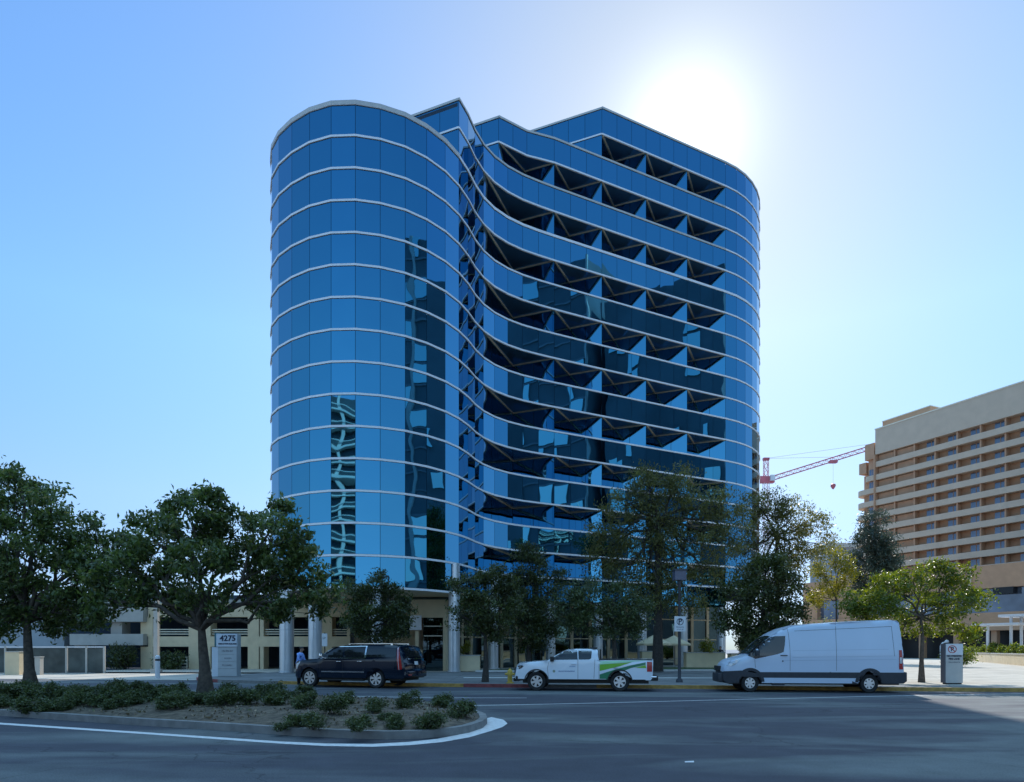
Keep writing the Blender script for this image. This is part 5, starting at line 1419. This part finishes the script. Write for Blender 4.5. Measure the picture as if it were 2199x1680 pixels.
# bushes in front of and inside the garage
bush('garage_bush', 'large dark bush filling the garage opening right of the mesh fence', ((262 - CU) / F * 52, 52.5, .1), 1.5, .2, 2600, g_deep, 81)
bush('garage_bush', 'green bush behind the railing in the garage opening', ((362 - CU) / F * 53, 52.8, .1), 1.35, .18, 2200, g_shrub, 82, hgt=.85)
bush('fence_bush', 'low dark bush behind the mesh fence', ((110 - CU) / F * 49, 48.6, .0), 1.2, .18, 1500, g_deep, 83)
bush('forecourt_bush', 'pale flowering bush showing above the van roof', ((1745 - CU) / F * 48, 48, .14), 2.3, .2, 3200, g_pale, 84, hgt=1.15)
bush('forecourt_bush', 'light green bush behind the plaza path lights', ((2052 - CU) / F * 58, 58, .14), 1.6, .2, 2200, g_yel, 85)
bush('planter_plant', 'yellow green plant standing in the planter by the drum column', ((1002 - CU) / F * 47.6, 47.6, 1.25), .62, .14, 700, g_gold, 86, 'plant', hgt=1.3)
bush('planter_plant', 'bushy pale plant spilling from the long low planter', ((1520 - CU) / F * 57.2, 57.2, 1.4), .95, .16, 1000, g_gold, 87, 'plant')
bush('planter_plant', 'yellow green plant just above the van bonnet', ((1600 - CU) / F * 56, 56, 1.3), .9, .16, 900, g_gold, 88, 'plant')
pp = None
for i, (u, Y, s_) in enumerate(((2075, 92, 1.0), (2098, 86, 1.1), (2122, 80, 1.35), (2146, 75, 1.0), (2170, 70.5, 1.2), (2192, 66.5, 1.1))):
    x = (u - CU) / F * Y + 1.0
    lab = ['low plant at the far left of the planter wall bed', 'second low plant along the planter wall bed', 'third low plant along the planter wall bed, below the canopy edge', 'low plant beneath the first white canopy post', 'bright green plant beneath the middle canopy posts', 'nearest low plant in the wall bed at the right edge'][i]
    if pp is None: pp = bush('wall_plant', lab, (x, Y + .5, .95), .95, .2, 900, g_yel, 90, 'plant', 'low plants along the planter wall'); 
    else: dup(pp, (x, Y + .5, .95), i * 1.3, lab, (s_, s_, s_))

# leaf litter and low ground cover lying on the soil
rng = np.random.default_rng(77)
pts = []
while len(pts) < 5200:
    x, y = rng.uniform(-30, 0), rng.uniform(12, 30)
    if inside((x, y), IN) and edge_dist((x, y), IN) > .12 and (math.sin(x * 2.3 + 1.1 * y) + math.sin(y * 3.1 - x) > -.7): pts.append((x, y, soil_z(x, y) + rng.uniform(.0, .035)))
me = leaf_mesh('leaf_litter', pts, .085, rng, .0, .5)
me.materials.append(M_leaf('dry_litter', (.07, .055, .03), (.20, .16, .09), .1, (.09, .12, .05)))
lo = bpy.data.objects.new('leaf_litter', me); COL.objects.link(lo); tag(lo, kind='stuff')
# ================================================================== people
m_skin = M('skin', (.42, .24, .17), .5, 0, .06, 8); m_shirt = M('light_blue_shirt', (.26, .42, .86), .8, 0, .1, 9, .2); m_trous = M('dark_trousers', (.012, .013, .020), .85, 0, .15, 9, .2)
m_hair = M('dark_hair', (.015, .012, .010), .6, 0, .3, 30, .4); m_shoe = M('black_shoe', (.01, .01, .01), .35, 0, .1, 10); m_coat = M('dark_jacket', (.02, .018, .022), .85, 0, .15, 9)
def person(label, base, rz, top, pose, hair=True, hgt=1.76):
    t = thing('person', label, 'person', base, rz)
    k = hgt / 1.76
    V, E, Rr = [], [], []
    def v(p, r, par=None):
        V.append(tuple(c * k for c in p)); Rr.append(r * k)
        if par is not None: E.append((par, len(V) - 1))
        return len(V) - 1
    lean = pose.get('lean', 0.0)
    pel = v((0, 0, .96), .135)
    ws = v((.02 + lean * .2, 0, 1.10), .128, pel); ch = v((.03 + lean * .6, 0, 1.30), .150, ws); ub = v((.02 + lean * .9, 0, 1.43), .105, ch)
    nk = v((.03 + lean, 0, 1.52), .058, ub); hd0 = v((.055 + lean * 1.1, 0, 1.60), .082, nk); hd = v((.06 + lean * 1.15, 0, 1.68), .092, hd0); v((.055 + lean * 1.15, 0, 1.735), .06, hd)
    fing = []
    for s, arm in ((1, pose['larm']), (-1, pose['rarm'])):
        sh = v((.01 + lean * .85, s * .185, 1.42), .072, ub)
        el = v(arm[0], .048, sh); wr = v(arm[1], .033, el)
        d = (Vector(arm[1]) - Vector(arm[0])).normalized()
        w = Vector(arm[1]); side = d.cross(Vector((0, 0, 1))).normalized() if abs(d.z) < .95 else Vector((1, 0, 0))
        pm = v(tuple(w + d * .055), .036, wr)
        for q, L in ((-.030, .068), (-.010, .078), (.010, .072), (.029, .056)):
            a = v(tuple(w + d * .10 + side * q), .0105, pm); b = v(tuple(w + d * (.10 + L * .55) + side * q + Vector((0, 0, -.012))), .0092, a); v(tuple(w + d * (.10 + L * .9) + side * q + Vector((0, 0, -.034))), .008, b)
        a = v(tuple(w + d * .045 + side * -.045), .012, wr); v(tuple(w + d * .085 + side * -.062), .0095, a)
    for s, leg in ((1, pose['lleg']), (-1, pose['rleg'])):
        hp = v((0, s * .095, .90), .105, pel); kn = v(leg[0], .066, hp); an = v(leg[1], .046, kn)
        he = v((leg[1][0] - .02, leg[1][1], .05), .046, an); v((leg[1][0] + .15, leg[1][1] + s * .02, .035), .036, he)
    me = bpy.data.meshes.new('body'); me.from_pydata(V, E, [])
    o = bpy.data.objects.new('body', me); COL.objects.link(o)
    m = o.modifiers.new('skin', 'SKIN'); m.use_smooth_shade = True
    for i, sv in enumerate(me.skin_vertices[0].data):
        sv.radius = (Rr[i], Rr[i]) if i not in (pel, ws, ch, ub) else (Rr[i] * .82, Rr[i] * 1.18)
        sv.use_root = (i == pel)
    o.modifiers.new('sub', 'SUBSURF').levels = 1
    dg = bpy.context.evaluated_depsgraph_get()
    nm = bpy.data.meshes.new_from_object(o.evaluated_get(dg)); COL.objects.unlink(o); bpy.data.objects.remove(o)
    nm.name = 'body'; nm.materials.clear()
    for x in (top, m_trous, m_skin, m_shoe): nm.materials.append(x)
    wr = [Vector(pose['larm'][1]) * k, Vector(pose['rarm'][1]) * k]
    for p in nm.polygons:
        c = p.center; i = 0
        if c.z < .07 * k: i = 3
        elif c.z < .99 * k and abs(c.y) < .24 and min((c - w).length for w in wr) > .16: i = 1
        elif c.z > 1.515 * k and abs(c.y) < .13: i = 2
        if min((c - w).length for w in wr) < .19 and any((c - w).dot((Vector(a[1]) - Vector(a[0]))) > 0 for w, a in zip(wr, (pose['larm'], pose['rarm']))if (c - w).length < .19): i = 2
        p.material_index = i; p.use_smooth = True
    b = bpy.data.objects.new('body', nm); COL.objects.link(b); b.parent = t
    hx = (.06 + lean * 1.15) * k; hz = 1.67 * k
    # face: nose, eyes, mouth, ears as features of the head
    mb = MB()
    T0 = Matrix.Translation((hx, 0, hz))
    mb.lathe([(0, -.022), (.016, -.012), (.013, .006), (.005, .026), (0, .03)], 8, 0, T0 @ Matrix.Translation((.092, 0, -.035)))
    for s in (-1, 1): mb.lathe([(0, -.03), (.016, -.02), (.02, .01), (.012, .03), (0, .033)], 8, 0, T0 @ Matrix.Translation((-.005, s * .088, -.03)))
    mb.build('nose_and_ears', m_skin, t, 60, world=False)
    for s in (-1, 1):
        mb = MB(); mb.lathe([(0, -.008), (.011, -.004), (.011, .004), (0, .008)], 8, 0, T0 @ Matrix.Translation((.080, s * .032, -.01))); mb.build('eye', m_hair, t, 60, world=False)
    mb = MB(); mb.box(hx + .07, hx + .082, -.022, .022, hz - .078, hz - .070); mb.build('mouth', m_red, t, world=False)
    mb = MB(); n = 14
    mb.lathe([(.098 * math.cos(a), .098 * math.sin(a) * 1.05) for a in [R(x) for x in range(0, 91, 10)]], 18, 0, Matrix.Translation((hx - .012, 0, hz + .012)) @ Matrix.Rotation(R(-16), 4, 'Y'))
    mb.build('hair', m_hair, t, 60, world=False)
    return t
man = person('person in light blue shirt and dark trousers standing at the nose of the black car', ((641 - CU) / F * 31.3, 31.3, 0.0), R(-12), m_shirt,
    dict(lean=.10, larm=((.16, .26, 1.17), (.36, .20, 1.06)), rarm=((.14, -.25, 1.16), (.37, -.16, 1.08)), lleg=((.03, .11, .50), (-.02, .12, .09)), rleg=((.02, -.11, .50), (.06, -.13, .09))))
# his dark necktie
mb = MB(); mb.box(.195, .21, -.028, .028, 1.14, 1.44); mb.build('necktie', m_ink, man, world=False)
person('distant person in dark clothes standing beside the last column', ((1547 - CU) / F * 58.5, 58.5, .19), R(-100), m_coat,
    dict(lean=.0, larm=((.02, .26, 1.15), (.10, .27, .92)), rarm=((.02, -.26, 1.15), (.10, -.27, .92)), lleg=((.02, .11, .50), (.0, .11, .09)), rleg=((.04, -.11, .50), (.04, -.12, .09))), hgt=1.72)
